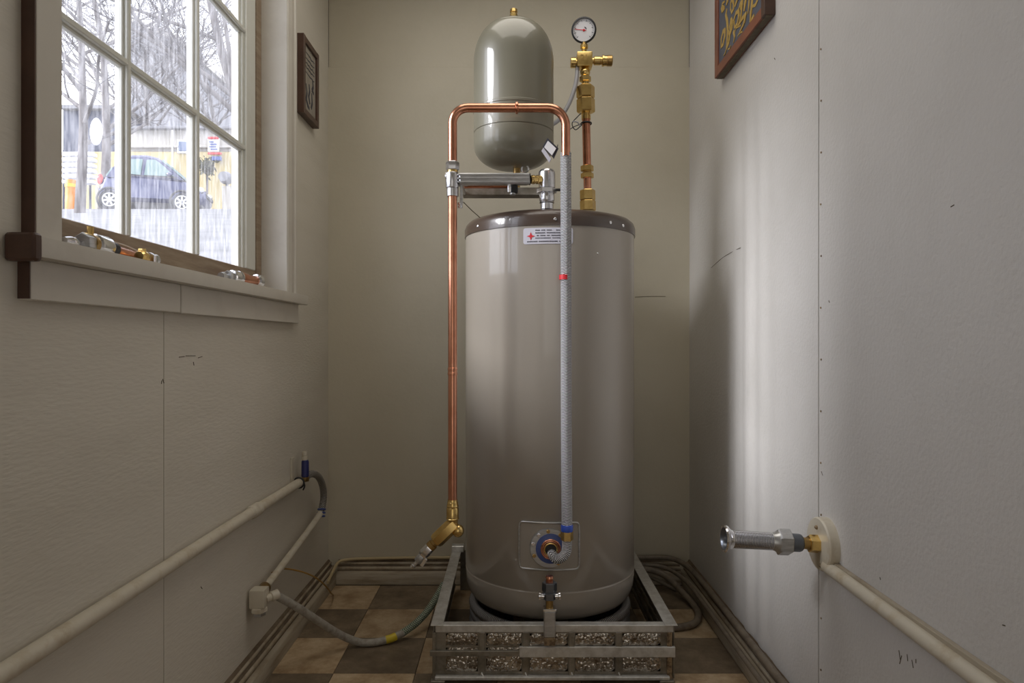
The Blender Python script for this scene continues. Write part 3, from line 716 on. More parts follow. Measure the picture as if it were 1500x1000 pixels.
build(MB().lathe(P(855.7, 80, GY), P(855.7, 62, GY), [(0, .013), (.15, .0125), (.25, .0085), (.4, .0085), (.5, .0125), (.75, .0125), (.85, .009), (1, .009)], 18), 'gauge_stem', M['brass'], gr)
gc = P(855.5, 45.5, GY); ax = V(-.16, -1, -.20).normalized()
gb = build(MB().lathe(gc - ax*.022, gc + ax*.010, [(0, .024), (.2, .034), (.6, .037), (1, .037)], 36), 'gauge_case', M['brass'], gr)
build(MB().lathe(gc + ax*.006, gc + ax*.016, [(0, .0375), (.3, .040), (.8, .040), (1, .0365), (1, .0345), (.7, .0345)], 40, cap=False), 'bezel', M['black'], gb)
build(MB().lathe(gc + ax*.009, gc + ax*.0112, [(0, .0355), (1, .0355)], 36), 'dial', M['white'], gb)
gxv = V(1, 0, 0) - ax*ax.x; gxv.normalize(); gzv = gxv.cross(ax).normalized()
if gzv.z < 0: gzv = -gzv
def dp(r, a, h=.0118): return gc + ax*h + (gxv*math.cos(R(a)) + gzv*math.sin(R(a)))*r
mb = MB()
for k in range(0, 28):
    a = 225 - k*10; r0 = .0255 if k % 3 == 0 else .028; mb.bar(dp(r0, a), dp(.0315, a), .0016 if k % 3 == 0 else .0008, .0004, up=ax)
mb.bar(dp(.008, 20), dp(.010, 60), .003, .0004, up=ax); mb.bar(dp(.008, 50), dp(.010, 80), .002, .0004, up=ax)
build(mb, 'dial_marks', M['ink'], gb)
build(MB().bar(dp(.008, -8, .0128), dp(.029, 172, .0128), .0018, .0006, up=ax), 'needle', M['red'], gb)
build(MB().lathe(gc + ax*.011, gc + ax*.0145, [(0, .004), (1, .003)], 12), 'needle_hub', M['red'], gb)
# grey tube from the cross body round behind the expansion tank
tag(build(MB().tube([P(846, 97, GY), P(845, 112, GY-.005), P(842, 128, GY-.01), P(836, 146, GY-.015), P(829, 160, GY-.02), P(820, 174, GY-.03), P(809, 182, GY-.05), P(800, 184, GY-.06)], .0068, 12), 'grey_tube', M['greytube']), 'grey vinyl tube curving from the brass gauge fitting to the olive tank', 'tube')
tie = thing('cable_tie', 'black cable tie looped round the copper riser below the gauge', 'cable tie', gp(188))
build(MB().ring(gp(181), (0, .1, 1), .0165, .0022, 24, 8), 'loop', M['black'], tie)
build(MB().tube([P(852, 183, GY-.015), P(843, 190, GY-.02), P(838, 181, GY-.02), P(845, 172, GY-.02), P(851, 166, GY-.016)], .0016, 8), 'tail', M['black'], tie)
build(MB().tube([P(852, 181, GY-.015), P(840, 186, GY-.02), P(833, 191, GY-.02)], .0014, 8), 'tail', M['black'], tie)
build(MB().tube([P(838, 178, GY-.02), P(846, 179, GY-.02), P(850, 186, GY-.015)], .0022, 8), 'buckle', M['greytube'], tie)

# ---------------------------------------------------------------- galvanised frame round the heater
FX0, FX1, FY0, FY1, FZ = -.222, .452, 1.868, 2.54, .154
gf = thing('galvanised_frame', 'low galvanised sheet metal frame around the foot of the water heater', 'frame', ((FX0+FX1)/2, 2.2, 0))
fr = build(MB().box((FX0+.012, FY0, .134), (FX1-.010, FY0+.026, FZ), .0015), 'front_rail', M['galv'], gf)
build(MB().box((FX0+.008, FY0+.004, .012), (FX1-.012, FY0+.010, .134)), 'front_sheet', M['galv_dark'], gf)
edges = [652, 703, 766, 831, 900, 972]
gaps = [(653, 700), (712, 764), (776, 832), (843, 901), (912, 968)]
for (a, b) in gaps:
    x0, x1 = P(a, 0, FY0).x, P(b, 0, FY0).x
    for (z0, z1) in ((.097, .130), (.026, .091)):
        mb = MB(); nx, nz = 12, max(4, int(12*(z1-z0)/.1)); vs = []; fs = []
        for i in range(nx+1):
            for k in range(nz+1):
                e = min(i, nx-i, k, nz-k); d = 0 if e == 0 else .0035 + random.uniform(-.0018, .0018)
                vs.append((x0+(x1-x0)*i/nx, FY0+.004-d, z0+(z1-z0)*k/nz))
        for i in range(nx):
            for k in range(nz): q = i*(nz+1)+k; fs.append([q, q+nz+1, q+nz+2, q+1])
        mb.add(vs, fs); build(mb, 'hammered_panel', M['hammered'], gf, ang=60)
for u in (706, 770, 837.5, 906.5):
    x = P(u, 0, FY0).x; build(MB().box((x-.008, FY0-.001, .016), (x+.008, FY0+.005, .134), .001), 'rib', M['galv_dark'], gf)
    build(MB().bar((x+.004, FY0-.006, .014), (x-.001, FY0-.002, .026), .004, .004, .001), 'rib_foot', M['galv'], gf)
build(MB().box((FX0-.002, FY0-.007, .072), (.02, FY0+.004, .086), .001), 'strap', M['galv_dark'], gf)
build(MB().box((.02, FY0-.005, .068), (FX1-.006, FY0+.004, .096), .001), 'strap', M['galv'], gf)
build(MB().box((FX0+.012, FY0-.012, .008), (FX1-.022, FY0+.004, .018), .002), 'bottom_lip', M['galv'], gf)
build(MB().box((FX1-.028, FY0-.001, .0), (FX1-.014, FY0+.012, .134), .001), 'corner_post', M['rusty'], gf)
build(MB().box((FX0+.004, FY0-.001, .0), (FX0+.014, FY0+.012, .134), .001), 'corner_post', M['galv_dark'], gf)
for s, xa, xb in ((1, FX0, FX0+.034), (-1, FX1, FX1-.034)):
    build(MB().box((min(xa, xb), FY0-.006, FZ), (max(xa, xb), FY1, FZ+.0025), .0008), 'top_flange', M['galv'], gf)
    xw = xa + s*.006
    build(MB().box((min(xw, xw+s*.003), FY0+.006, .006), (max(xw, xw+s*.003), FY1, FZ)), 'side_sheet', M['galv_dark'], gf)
    for z in (.03, .06, .09, .12):
        build(MB().bar((xw+s*.005, FY0+.02, z), (xw+s*.005, FY1-.01, z), .006, .008, .002), 'side_rib', M['galv_dark'], gf)
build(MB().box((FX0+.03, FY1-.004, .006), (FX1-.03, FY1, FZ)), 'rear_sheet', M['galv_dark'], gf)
build(MB().box((FX0, FY1-.03, FZ), (FX0+.045, FY1+.004, FZ+.024), .002), 'rear_bracket', M['galv'], gf)
for x in (FX0+.02, FX1-.03): build(MB().box((x-.02, FY0-.014, 0), (x+.02, FY0+.02, .008), .002), 'foot', M['galv_dark'], gf)

# drain fitting clamped to the front rail
DX, DY = .1018, 1.853
df = thing('drain_fitting', 'upright drain fitting with square steel tube on the middle of the front rail', 'fitting', (DX, DY, .11))
dz = lambda v: zv(v, DY)
build(MB().box((DX-.0155, DY-.014, dz(931)), (DX+.0155, DY+.015, dz(893)), .0025), 'square_tube', M['steel'], df)
build(MB().box((DX-.0150, DY-.0135, dz(943)), (DX+.0150, DY+.0145, dz(931)), .002), 'rusted_foot', M['rusty'], df)
build(MB().box((DX-.018, DY-.016, dz(893)), (DX+.018, DY+.016, dz(889)), .002), 'collar', M['chrome'], df)
build(MB().cyl(V(DX, DY, dz(890)), V(DX, DY, dz(876)), .0105, 18), 'stem', M['brass_dark'], df)
build(MB().nut(V(DX, DY, dz(877)), V(DX, DY, dz(866)), .034, .1), 'tee_nut', M['blue_steel'], df)
for s in (-1, 1):
    build(MB().lathe(V(DX+s*.015, DY-.004, dz(872)), V(DX+s*.031, DY-.004, dz(871)), [(0, .007), (.5, .007), (.6, .0105), (.9, .0105), (1, .007)], 14), 'wing', M['chrome'], df)
build(MB().nut(V(DX, DY, dz(866)), V(DX, DY, dz(852)), .035, .08), 'hex_nut', M['blue_steel'], df)
build(MB().lathe(V(DX, DY, dz(852)), V(DX, DY, dz(843)), [(0, .0105), (.3, .0105), (.35, .009), (.6, .009), (.65, .011), (1, .0095)], 16), 'copper_tip', M['copper'], df)

# ---------------------------------------------------------------- pipes on the left wall
lp = thing('wall_pipe', 'cream painted pipe running level along the left wall below the window', 'pipe', (-.694, 1.0, .46))
build(MB().tube([(-.694, YF+.05, .492), (-.694, .95, .478), (-.694, 1.86, .474), (-.694, 2.235, .470)], .0145, 18, smooth=0), 'pipe', M['painted_pipe'], lp)
build(MB().lathe((-.694, 1.815, .474), (-.694, 1.865, .474), [(0, .0150), (.1, .0182), (.4, .0182), (.45, .0170), (.7, .0170), (.75, .0185), (.95, .0185), (1, .015)], 20), 'coupling', M['painted_pipe'], lp)
build(MB().box((XL, 2.195, .468), (XL+.005, 2.222, .555), .001), 'strap_plate', M['painted_pipe'], lp)
build(MB().ring((-.694, 2.222, .470), (0, 1, 0), .0165, .003, 20, 8), 'clip', M['black'], lp)
build(MB().tube([(-.690, 2.25, .475), (-.684, 2.252, .455), (-.690, 2.254, .440)], .0025, 8), 'clip_tail', M['black'], lp)
ch = thing('hose_connector', 'navy taped connector and pale hose looping off the end of the wall pipe', 'hose', (-.680, 2.25, .31))
build(MB().lathe((-.681, 2.248, .484), (-.681, 2.248, .540), [(0, .0105), (.05, .0125), (.9, .0120), (1, .010)], 18), 'taped_sleeve', M['blue_tape'], ch)
build(MB().lathe((-.683, 2.248, .540), (-.683, 2.248, .568), [(0, .0095), (.45, .0095), (.5, .007), (.6, .009), (1, .008)], 14), 'nipple', M['painted_pipe'], ch)
build(MB().nut((-.681, 2.248, .470), (-.681, 2.248, .485), .022), 'nut', M['brass_dark'], ch)
build(MB().tube([(-.681, 2.25, .482), (-.676, 2.30, .484), (-.673, 2.37, .462), (-.673, 2.425, .418), (-.674, 2.443, .37), (-.678, 2.428, .328)], .0118, 16), 'hose', M['braid_dull'], ch, ang=80)
mb = MB()
for k in range(3):
    c = V(-.6775, 2.430-.004*k, .333-.011*k); mb.ring(c, (0, .3, 1), .0118, .0035, 20, 8)
build(mb, 'blue_clamp', M['blue_gask'], ch)
sp_ = thing('sloping_pipe', 'thin cream pipe sloping forward along the left wall to a white elbow', 'pipe', (-.684, 1.85, .195))
build(MB().tube([(-.679, 2.424, .322), (-.682, 2.33, .302), (-.684, 2.1, .271), (-.686, 1.895, .245)], .0108, 16, smooth=4), 'pipe', M['painted_pipe'], sp_)
build(MB().lathe((-.686, 1.905, .248), (-.686, 1.865, .243), [(0, .012), (.2, .0165), (1, .0165)], 16), 'socket', M['brass_dark'], sp_)
build(MB().box((-.706, 1.830, .212), (-.664, 1.870, .262), .006, seg=2), 'elbow_body', M['painted_pipe'], sp_)
build(MB().nut((-.685, 1.848, .213), (-.685, 1.848, .199), .040, .15), 'lower_nut', M['painted_pipe'], sp_)
build(MB().nut((-.684, 1.848, .199), (-.684, 1.848, .189), .030, .15), 'lower_cap', M['steel'], sp_)
build(MB().lathe((-.668, 1.852, .232), (-.644, 1.878, .236), [(0, .010), (.4, .010), (.45, .0135), (1, .0135)], 16), 'outlet', M['painted_pipe'], sp_)
fh = thing('flexible_hose', 'sagging grey and green flexible hose across the brown floor tiles', 'hose', (-.43, 2.08, 0))
hpts = [V(-.650, 1.872, .236), V(-.612, 1.925, .185), V(-.570, 1.985, .122), V(-.520, 2.045, .055), V(-.470, 2.078, .0165), V(-.426, 2.082, .0125), V(-.385, 2.098, .014), V(-.338, 2.125, .024)]
build(MB().tube(hpts, .0112, 16, smooth=10), 'hose', M['flexgrey'], fh, ang=80)
hp2 = [V(-.342, 2.1225, .0230), V(-.305, 2.160, .038), V(-.273, 2.205, .060), V(-.249, 2.245, .088), V(-.228, 2.285, .118)]
build(MB().tube(hp2, .0113, 16, smooth=10), 'green_hose', M['braid_green'], fh, ang=80)
build(MB().tube([V(-.388, 2.0968, .0140), V(-.372, 2.1035, .0158), V(-.360, 2.1115, .0185)], .0121, 16, smooth=4), 'yellow_band', M['yellow'], fh)
tag(build(MB().tube([(-.710, 2.02, .246), (-.695, 2.06, .245), (-.66, 2.13, .213), (-.632, 2.19, .174), (-.620, 2.27, .118), (-.625, 2.36, .060), (-.642, 2.45, .022), (-.655, 2.50, .0035)], .0026, 8, smooth=8), 'ochre_wire', M['wire']), 'thin ochre wire arcing from the left wall down to the floor', 'wire')
tag(build(MB().tube([(-.664, 2.46, .062), (-.668, 2.54, .072), (-.664, 2.602, .086), (-.640, 2.630, .0895), (-.56, 2.640, .091), (-.35, 2.642, .094), (-.22, 2.6425, .0935), (0, 2.6425, .091), (.3, 2.6425, .090)], .0055, 10, smooth=8), 'tan_cable', M['cable']), 'tan cable lying on top of the back baseboard', 'cable')

# ---------------------------------------------------------------- hoses behind and to the right of the heater
HR = 'brown hoses in the right back corner'
tag(build(MB().tube([(.20, 2.625, .098), (.40, 2.625, .098), (.56, 2.625, .100), (.618, 2.610, .098), (.650, 2.56, .092), (.664, 2.44, .090), (.667, 2.2, .089), (.668, 1.6, .088), (.668, .6, .088)], .0098, 12, smooth=8), 'brown_hose', M['hose_brown']), 'brown hose along the top of the right baseboard, uppermost in the corner', 'hose', HR)
tag(build(MB().tube([(.20, 2.600, .078), (.42, 2.600, .078), (.53, 2.600, .078), (.585, 2.580, .073), (.618, 2.52, .066), (.638, 2.42, .058), (.641, 2.2, .0555), (.6415, 1.6, .0555), (.6415, .6, .0555)], .0080, 12, smooth=8), 'brown_hose', M['hose_brown']), 'brown hose on the lower ledge of the right baseboard, second in the corner', 'hose', HR)
tag(build(MB().tube([(.20, 2.585, .052), (.42, 2.585, .054), (.50, 2.582, .046), (.55, 2.578, .028), (.59, 2.560, .0105), (.612, 2.53, .0085)], .0072, 12, smooth=8), 'brown_hose', M['hose_brown']), 'short brown hose bending down to the floor, third in the right corner', 'hose', HR)
tag(build(MB().tube([(.462, 2.195, .0125), (.53, 2.192, .0125), (.595, 2.225, .0125), (.628, 2.30, .0125), (.632, 2.375, .0145), (.612, 2.45, .030), (.585, 2.50, .052), (.555, 2.535, .068), (.50, 2.55, .079), (.40, 2.552, .082), (.30, 2.555, .082)], .0115, 14, smooth=8), 'brown_hose', M['hose_brown']), 'thick brown hose looping over the floor right of the galvanised frame', 'hose', HR)

# ---------------------------------------------------------------- fitting and pipe on the right wall
ZF = .490; YFL = 1.485
rf = thing('wall_fitting', 'corrugated steel connector sticking out from a round cream plate on the right wall', 'fitting', (.66, YFL, ZF-.058))
build(MB().lathe((XR-.001, YFL, ZF), (XR-.024, YFL, ZF), [(0, .057), (.85, .057), (1, .0545)], 48), 'wall_plate', M['painted_pipe'], rf)
for dy, dz_ in ((.004, .035), (-.018, -.042)): build(MB().lathe((XR-.0235, YFL+dy, ZF+dz_), (XR-.029, YFL+dy, ZF+dz_), [(0, .005), (.5, .0045), (1, .002)], 12), 'screw', M['rusty'], rf)
xa = XR - .024
q = lambda x: V(x, YFL, ZF + (xa-x)*.055)
build(MB().nut(q(xa+.002), q(xa-.020), .034, .08), 'brass_nut', M['brass'], rf)
build(MB().cyl(q(xa-.019), q(xa-.036), .0125, 18), 'brass_neck', M['brass_dark'], rf)
build(MB().lathe(q(xa-.034), q(xa-.062), [(0, .015), (.1, .018), (.25, .0195), (1, .0195)], 24), 'sleeve', M['blue_steel'], rf)
build(MB().nut(q(xa-.060), q(xa-.088), .050, .1), 'steel_nut', M['steel'], rf)
build(MB().lathe(q(xa-.087), q(xa-.102), [(0, .024), (.4, .020), (1, .018)], 24), 'collar', M['steel'], rf)
pr = []; n = 26
for k in range(n): pr += [((k)/n, .0160), ((k+.25)/n, .0190), ((k+.6)/n, .0190), ((k+.85)/n, .0160)]
pr.append((1, .016))
build(MB().lathe(q(xa-.100), q(xa-.188), pr, 22), 'corrugated_tube', M['chrome'], rf, ang=70)
build(MB().lathe(q(xa-.184), q(xa-.205), [(0, .018), (.4, .022), (.6, .0275), (.85, .029), (1, .0275), (.99, .0235)], 28, cap=False), 'flared_end', M['chrome'], rf)
build(MB().cyl(q(xa-.176), q(xa-.172), .0148, 20), 'bore', M['black'], rf)  # black disc standing in for the shade deep inside the tube
build(MB().lathe(q(xa-.184), q(xa-.205), [(1, .0238), (.95, .022), (.5, .0175), (.2, .0165), (-.6, .0145)], 28, cap=False), 'funnel', M['blue_steel'], rf)
rp = thing('wall_pipe', 'cream painted pipe running level along the right wall toward the camera', 'pipe', (.674, 1.0, .43))
build(MB().tube([(.674, 1.462, .449), (.674, .98, .442), (.674, .2, .432), (.674, YF+.05, .415)], .0135, 18, smooth=0), 'pipe', M['painted_pipe'], rp)
build(MB().box((XR-.012, YF+.06, .452), (XR-.002, 1.455, .464), .001), 'backing_strip', M['trim_dirty'], rp)

# ---------------------------------------------------------------- pictures
def ribbon(mb, pts, w, f):            # flat painted stroke, pts in picture-plane coordinates
    n = len(pts)
    for i in range(n-1):
        a = Vector(pts[i]); b = Vector(pts[i+1]); d = (b-a);
        if d.length == 0: continue
        nrm = Vector((-d.y, d.x)).normalized()
        wa, wb = (w*(.55+.9*math.sin(PI*(i+.15)/n)), w*(.55+.9*math.sin(PI*(i+1.15)/n)))
        e = d.normalized()*w*.3
        q = [a-e+nrm*wa/2, b+e+nrm*wb/2, b+e-nrm*wb/2, a-e-nrm*wa/2]
        ribbon.k += 1; hh = .0012 + .00003*(ribbon.k % 37)
        mb.add([f(*x, hh) for x in q] + [f(*x, 0) for x in q], [[0, 1, 2, 3], [0, 4, 5, 1], [1, 5, 6, 2], [2, 6, 7, 3], [3, 7, 4, 0]])
ribbon.k = 0
PX = .660                                            # front face of the framed sign (right wall)
sy0, sy1, sz0, sz1 = 1.785, 2.222, 1.785, 2.32
sg = thing('framed_sign', 'slate blue sign with gold lettering in red brown frame high on right wall', 'sign', (XR, 2.0, sz0))
fw = .030
build(MB().box((PX, sy0, sz0), (XR, sy1, sz0+fw), .001), 'frame_rail', M['frame_red'], sg)
build(MB().box((PX, sy0, sz1-fw), (XR, sy1, sz1), .001), 'frame_rail', M['frame_red'], sg)
build(MB().box((PX-.0004, sy0-.001, sz0-.0004), (XR, sy0+fw*.8, sz1+.0004), .001), 'frame_stile', M['frame_dark'], sg)
build(MB().box((PX-.0004, sy1-fw, sz0-.0004), (XR, sy1+.001, sz1+.0004), .001), 'frame_stile', M['frame_red'], sg)
build(MB().box((PX+.006, sy0+.002, sz0-.0022), (XR-.006, sy1-.002, sz0+.002)), 'raw_edge', M['frame_raw'], sg)
bd = build(MB().box((PX+.005, sy0+.02, sz0+.02), (XR-.004, sy1-.02, sz1-.02)), 'board', M['slate'], sg)
def on_sign(cx, cy):                 # crop coordinates of the sign photo -> (Y, Z) on the board
    u = 1035 + cx*0.12; v = cy*0.12; Y = (PX+.005)*1000/(u-750); return (Y, EYE + (500-v)*Y/1000)
strokes = [
 ([(180, 575), (182, 480), (205, 385), (228, 365), (225, 450), (205, 540), (180, 575)], .012),
 ([(250, 120), (238, 180), (255, 260), (262, 360), (258, 480), (248, 595)], .013), ([(262, 360), (288, 430), (275, 520), (250, 590)], .010),
 ([(295, 400), (292, 320), (305, 240), (318, 280), (310, 350), (295, 400)], .013),
 ([(345, 330), (338, 250), (365, 160), (395, 130), (398, 200), (380, 290), (350, 335)], .010),
 ([(395, 120), (415, 60), (440, 0)], .011), ([(400, 290), (425, 200), (440, 60), (436, 0)], .009), ([(390, 310), (440, 230), (490, 165)], .010), ([(412, 390), (455, 300), (480, 200), (470, 270)], .009),
 ([(540, 255), (548, 140), (560, 0)], .013), ([(540, 255), (562, 225), (580, 190)], .008), ([(560, 80), (600, 60), (625, 0)], .009), ([(510, 160), (520, 60), (530, -60)], .009),
 ([(332, 515), (345, 450), (335, 390), (330, 400)], .009), ([(355, 380), (365, 340), (420, 310)], .005),
 ([(310, 160), (296, 110), (300, 30), (318, -10), (335, 40), (332, 110), (310, 160)], .009),
 ([(355, 70), (375, 0), (395, -40)], .012), ([(420, 110), (425, 40), (445, 5)], .009), ([(465, 120), (475, 50), (488, -20)], .014),
 ([(190, 150), (185, 100), (205, 75), (222, 100), (205, 130), (190, 100), (200, 40), (225, 20)], .008), ([(250, 50), (262, 10), (270, -40)], .012),
 ([(215, 680), (235, 645), (240, 620)], .004), ([(300, 560), (290, 590), (270, 600)], .004), ([(380, 450), (400, 410), (440, 385)], .004),
]
mb = MB()
for pts, w in strokes: ribbon(mb, [on_sign(*p) for p in pts], w*.85, lambda a, b, h: V(PX+.005-h, a, b))
build(mb, 'gold_lettering', M['gold'], bd)
LX = -.690
py0, py1, pz0, pz1 = 2.262, 2.440, 1.690, 1.952
pf = thing('framed_print', 'narrow dark framed print on the left wall beside the window', 'picture', (XL, 2.35, pz0))
f2 = .020
for nm, a, b in (('frame_rail', (py0, pz0), (py1, pz0+f2)), ('frame_rail', (py0, pz1-f2), (py1, pz1)), ('frame_stile', (py0, pz0), (py0+f2, pz1)), ('frame_stile', (py1-f2, pz0), (py1, pz1))):
    e = .0006 if nm == 'frame_stile' else 0
    build(MB().box((XL, a[0]-e, a[1]-e), (LX+e, b[0]+e, b[1]+e), .001), nm, M['frame_dark'], pf)
pp = build(MB().box((XL+.002, py0+.012, pz0+.012), (LX-.007, py1-.012, pz1-.012)), 'paper', M['paper'], pf)
mb = MB(); rr = random.Random(5)
fpp = lambda a, b, h: V(LX-.0068+h*.3, a, b)
for k in range(5):
    z = pz1-.045-k*.016
    ribbon(mb, [(py0+.035+i*.012, z + rr.uniform(-.003, .003)) for i in range(10)], .003, fpp)
for pts in ([(2.31, 1.80), (2.32, 1.775), (2.312, 1.75), (2.33, 1.735), (2.345, 1.73)], [(2.345, 1.81), (2.35, 1.79), (2.34, 1.77), (2.352, 1.75)], [(2.385, 1.84), (2.392, 1.82), (2.38, 1.805), (2.395, 1.80)], [(2.375, 1.79), (2.38, 1.76), (2.37, 1.74)]):
    ribbon(mb, pts, .010, fpp)
build(mb, 'printed_marks', M['ink'], pp)

# ---------------------------------------------------------------- loose fittings on the window stool
ZS = 1.080
v1 = thing('shutoff_valve', 'chrome shutoff valve lying at the near end of the window stool', 'valve', (-.735, 1.22, ZS))
c = ZS + .020
def st(y, z=0, x=-.735): return V(x, y, c + z)
build(MB().lathe(st(1.120, -.004), st(1.168, -.004), [(0, .006), (.3, .009), (.6, .009), (.7, .006), (1, .006)], 14), 'stem', M['chrome'], v1)
build(MB().nut(st(1.166), st(1.186), .030), 'hex_nut', M['steel'], v1)
build(MB().cyl(st(1.184), st(1.196), .017, 18, .001), 'washer', M['brass_dark'], v1)
build(MB().lathe(st(1.194), st(1.246), [(0, .014), (.1, .0195), (.75, .0195), (1, .013)], 24), 'barrel', M['chrome'], v1)
build(MB().cyl(st(1.190, .014), st(1.190, .030), .0055, 10), 'bleed_screw', M['brass'], v1)
build(MB().lathe(st(1.244), st(1.262), [(0, .0125), (1, .0125)], 16), 'outlet', M['black'], v1)
v2 = thing('copper_stub', 'short brown copper stub tapering beside the near shutoff valve on the stool', 'pipe', (-.745, 1.32, ZS))
build(MB().lathe(V(-.748, 1.268, ZS+.016), V(-.742, 1.395, ZS+.013), [(0, .0155), (.5, .0135), (.9, .0120), (1, .0115)], 18), 'tube', M['copper'], v2)
build(MB().tube([V(-.744, 1.262, ZS+.036), V(-.742, 1.31, ZS+.034), V(-.738, 1.36, ZS+.026), V(-.735, 1.395, ZS+.018)], .0014, 6), 'lead', M['trim'], v2)
bl = thing('brass_fitting', 'small shiny brass elbow on the stool beneath the middle of the window', 'fitting', (-.735, 1.318, ZS))
build(MB().lathe(V(-.712, 1.302, ZS+.0125), V(-.712, 1.327, ZS+.0125), [(0, .009), (.2, .012), (.7, .0125), (1, .010)], 18), 'body', M['brass'], bl)
build(MB().nut(V(-.712, 1.314, ZS+.010), V(-.712, 1.314, ZS+.028), .014), 'branch', M['brass'], bl)
cn = thing('chrome_nut', 'small chrome nut on the stool just beyond the brass elbow', 'nut', (-.735, 1.35, ZS))
build(MB().nut(V(-.712, 1.338, ZS+.0125), V(-.712, 1.352, ZS+.0125), .022), 'hex', M['chrome'], cn)
build(MB().lathe(V(-.712, 1.351, ZS+.0125), V(-.712, 1.366, ZS+.0125), [(0, .0115), (.7, .0115), (1, .008)], 16), 'sleeve', M['steel'], cn)
v3 = thing('shutoff_valve', 'chrome and copper shutoff valve lying at the far end of the window stool', 'valve', (-.73, 1.85, ZS))
def s3(t, z=0): return V(-.745 + .035*t, 1.745 + .175*t, ZS + .019 + z)
build(MB().lathe(s3(0, -.002), s3(.16, -.002), [(0, .010), (.4, .012), (.5, .008), (1, .008)], 14), 'stem', M['steel'], v3)
build(MB().nut(s3(.15), s3(.25), .028), 'hex_nut', M['steel'], v3)
build(MB().lathe(s3(.25), s3(.45), [(0, .013), (.1, .0185), (.7, .0185), (.75, .015), (.85, .019), (1, .019)], 22), 'barrel', M['chrome'], v3)
build(MB().lathe(s3(.45), s3(.9), [(0, .018), (.3, .017), (.5, .0140), (1, .0130)], 20), 'copper_body', M['copper'], v3)
build(MB().lathe(s3(.88), s3(1.0), [(0, .014), (.2, .0185), (.9, .0185), (1, .016)], 20), 'end_cap', M['chrome'], v3)
build(MB().cyl(s3(.60, -.019), s3(.60, -.006), .006, 12), 'brass_stud', M['brass'], v3)

# ---------------------------------------------------------------- outdoors: street rising beyond the window
def gz(Y):
    return .5 + .2136*Y if Y < 22 else (5.2 if Y < 25 else 5.2 + .20*(Y-25))
rows = [-6, -2, 0, 2, 4, 8, 12, 16, 20, 22, 25, 30, 40, 60]
mb = MB(); vs = []; fs = []
xs = [-60, -40, -30, -20, -12, -6, -3, -.94]
for y in rows:
    for x in xs: vs.append((x, y, gz(y)))
nx = len(xs)
for i in range(len(rows)-1):
    for k in range(nx-1): a = i*nx+k; fs.append([a, a+1, a+nx+1, a+nx])
struct(build(mb.add(vs, fs), 'ground', M['gravel']))
mb = MB().box((-30, 25.0, 5.15), (-8, 25.3, 5.42), .03)
struct(build(mb, 'kerb', M['concrete']))

# parked car (local: x forward 0..L, y lateral away from viewer, z up), yawed a little
L_, H_, W_ = 3.27, 1.88, 1.62
yaw = R(12); cyr = 22.0; cxr = -.611*cyr
def cw(x, y, z): return V(cxr + x*math.cos(yaw) - y*math.sin(yaw), cyr + x*math.sin(yaw) + y*math.cos(yaw), 5.2 + z)
car = thing('car', 'slate blue hatchback parked across the street outside the window', 'car', cw(L_/2, W_/2, 0))
top = [(0, .62), (.02, .95), (.05, 1.08), (.12, 1.14), (.30, 1.18), (.5, 1.17), (.70, 1.12), (.80, 1.05), (.90, .95), (.965, .82), (1, .62)]
def lerp(tab, t):
    for (a, x), (b, y) in zip(tab, tab[1:]):
        if a <= t <= b: return x + (y-x)*(t-a)/(b-a)
    return tab[-1][1]
wid = [(0, .70), (.03, .84), (.12, .96), (.4, 1.0), (.75, .98), (.9, .90), (.97, .76), (1, .62)]
N = 28; mb = MB(); vs = []; fs = []; K = 12
for i in range(N+1):
    t = i/N; zt_ = lerp(top, t); hw = W_/2*lerp(wid, t); z0 = .30 + (.14 if t in (0, 1) else 0)
    sec = [(-.86*hw, z0), (-hw, z0+.12), (-hw*1.0, z0+.35), (-hw*.97, zt_-.12), (-hw*.90, zt_-.02), (-hw*.5, zt_+.03), (hw*.5, zt_+.03), (hw*.90, zt_-.02), (hw*.97, zt_-.12), (hw, z0+.35), (hw, z0+.12), (.86*hw, z0)]
    for (y, z) in sec: vs.append(cw(t*L_, W_/2+y, z))
for i in range(N):
    for k in range(K): fs.append([i*K+k, i*K+(k+1) % K, (i+1)*K+(k+1) % K, (i+1)*K+k])
fs += [list(range(K)), [N*K+k for k in range(K)]]
build(mb.add(vs, fs), 'body', M['carpaint'], car, ang=40)
roof = [(.10, 1.10), (.16, 1.50), (.22, 1.76), (.32, 1.86), (.45, 1.88), (.56, 1.80), (.68, 1.50), (.80, 1.10)]
mb = MB(); vs = []; fs = []
for (t, z) in roof:
    hw = W_/2*(.97 - .20*max(0, (z-1.1))/.78); b = 1.06
    for (y, zz0) in ((-W_/2*.96, b), (-hw, max(b, z-.07)), (-hw*.88, z), (hw*.88, z), (hw, max(b, z-.07)), (W_/2*.96, b)): vs.append(cw(t*L_, W_/2+y, zz0))
n = len(roof)
for i in range(n-1):
    for k in range(6): fs.append([i*6+k, i*6+(k+1) % 6, (i+1)*6+(k+1) % 6, (i+1)*6+k])
fs += [list(range(6)), [(n-1)*6+k for k in range(6)]]
build(mb.add(vs, fs), 'cabin', M['carpaint'], car, ang=30)
def side_y(z): return W_/2*(1 - (.965 - .19*max(0, z-1.1)/.78)) - .030
def side_glass(pts):
    mb = MB(); f = [cw(x, side_y(z), z) for x, z in pts]; k = [cw(x, side_y(z)+.06, z) for x, z in pts]; n = len(f)
    return mb.add(f+k, [list(range(n))] + [[i, (i+1) % n, n+(i+1) % n, n+i] for i in range(n)])
build(side_glass([(1.45, 1.17), (1.50, 1.70), (1.75, 1.72), (2.02, 1.52), (2.36, 1.17)]), 'front_side_window', M['carglass'], car)
build(side_glass([(.72, 1.20), (.85, 1.56), (1.05, 1.70), (1.38, 1.72), (1.34, 1.17)]), 'rear_side_window', M['carglass'], car)
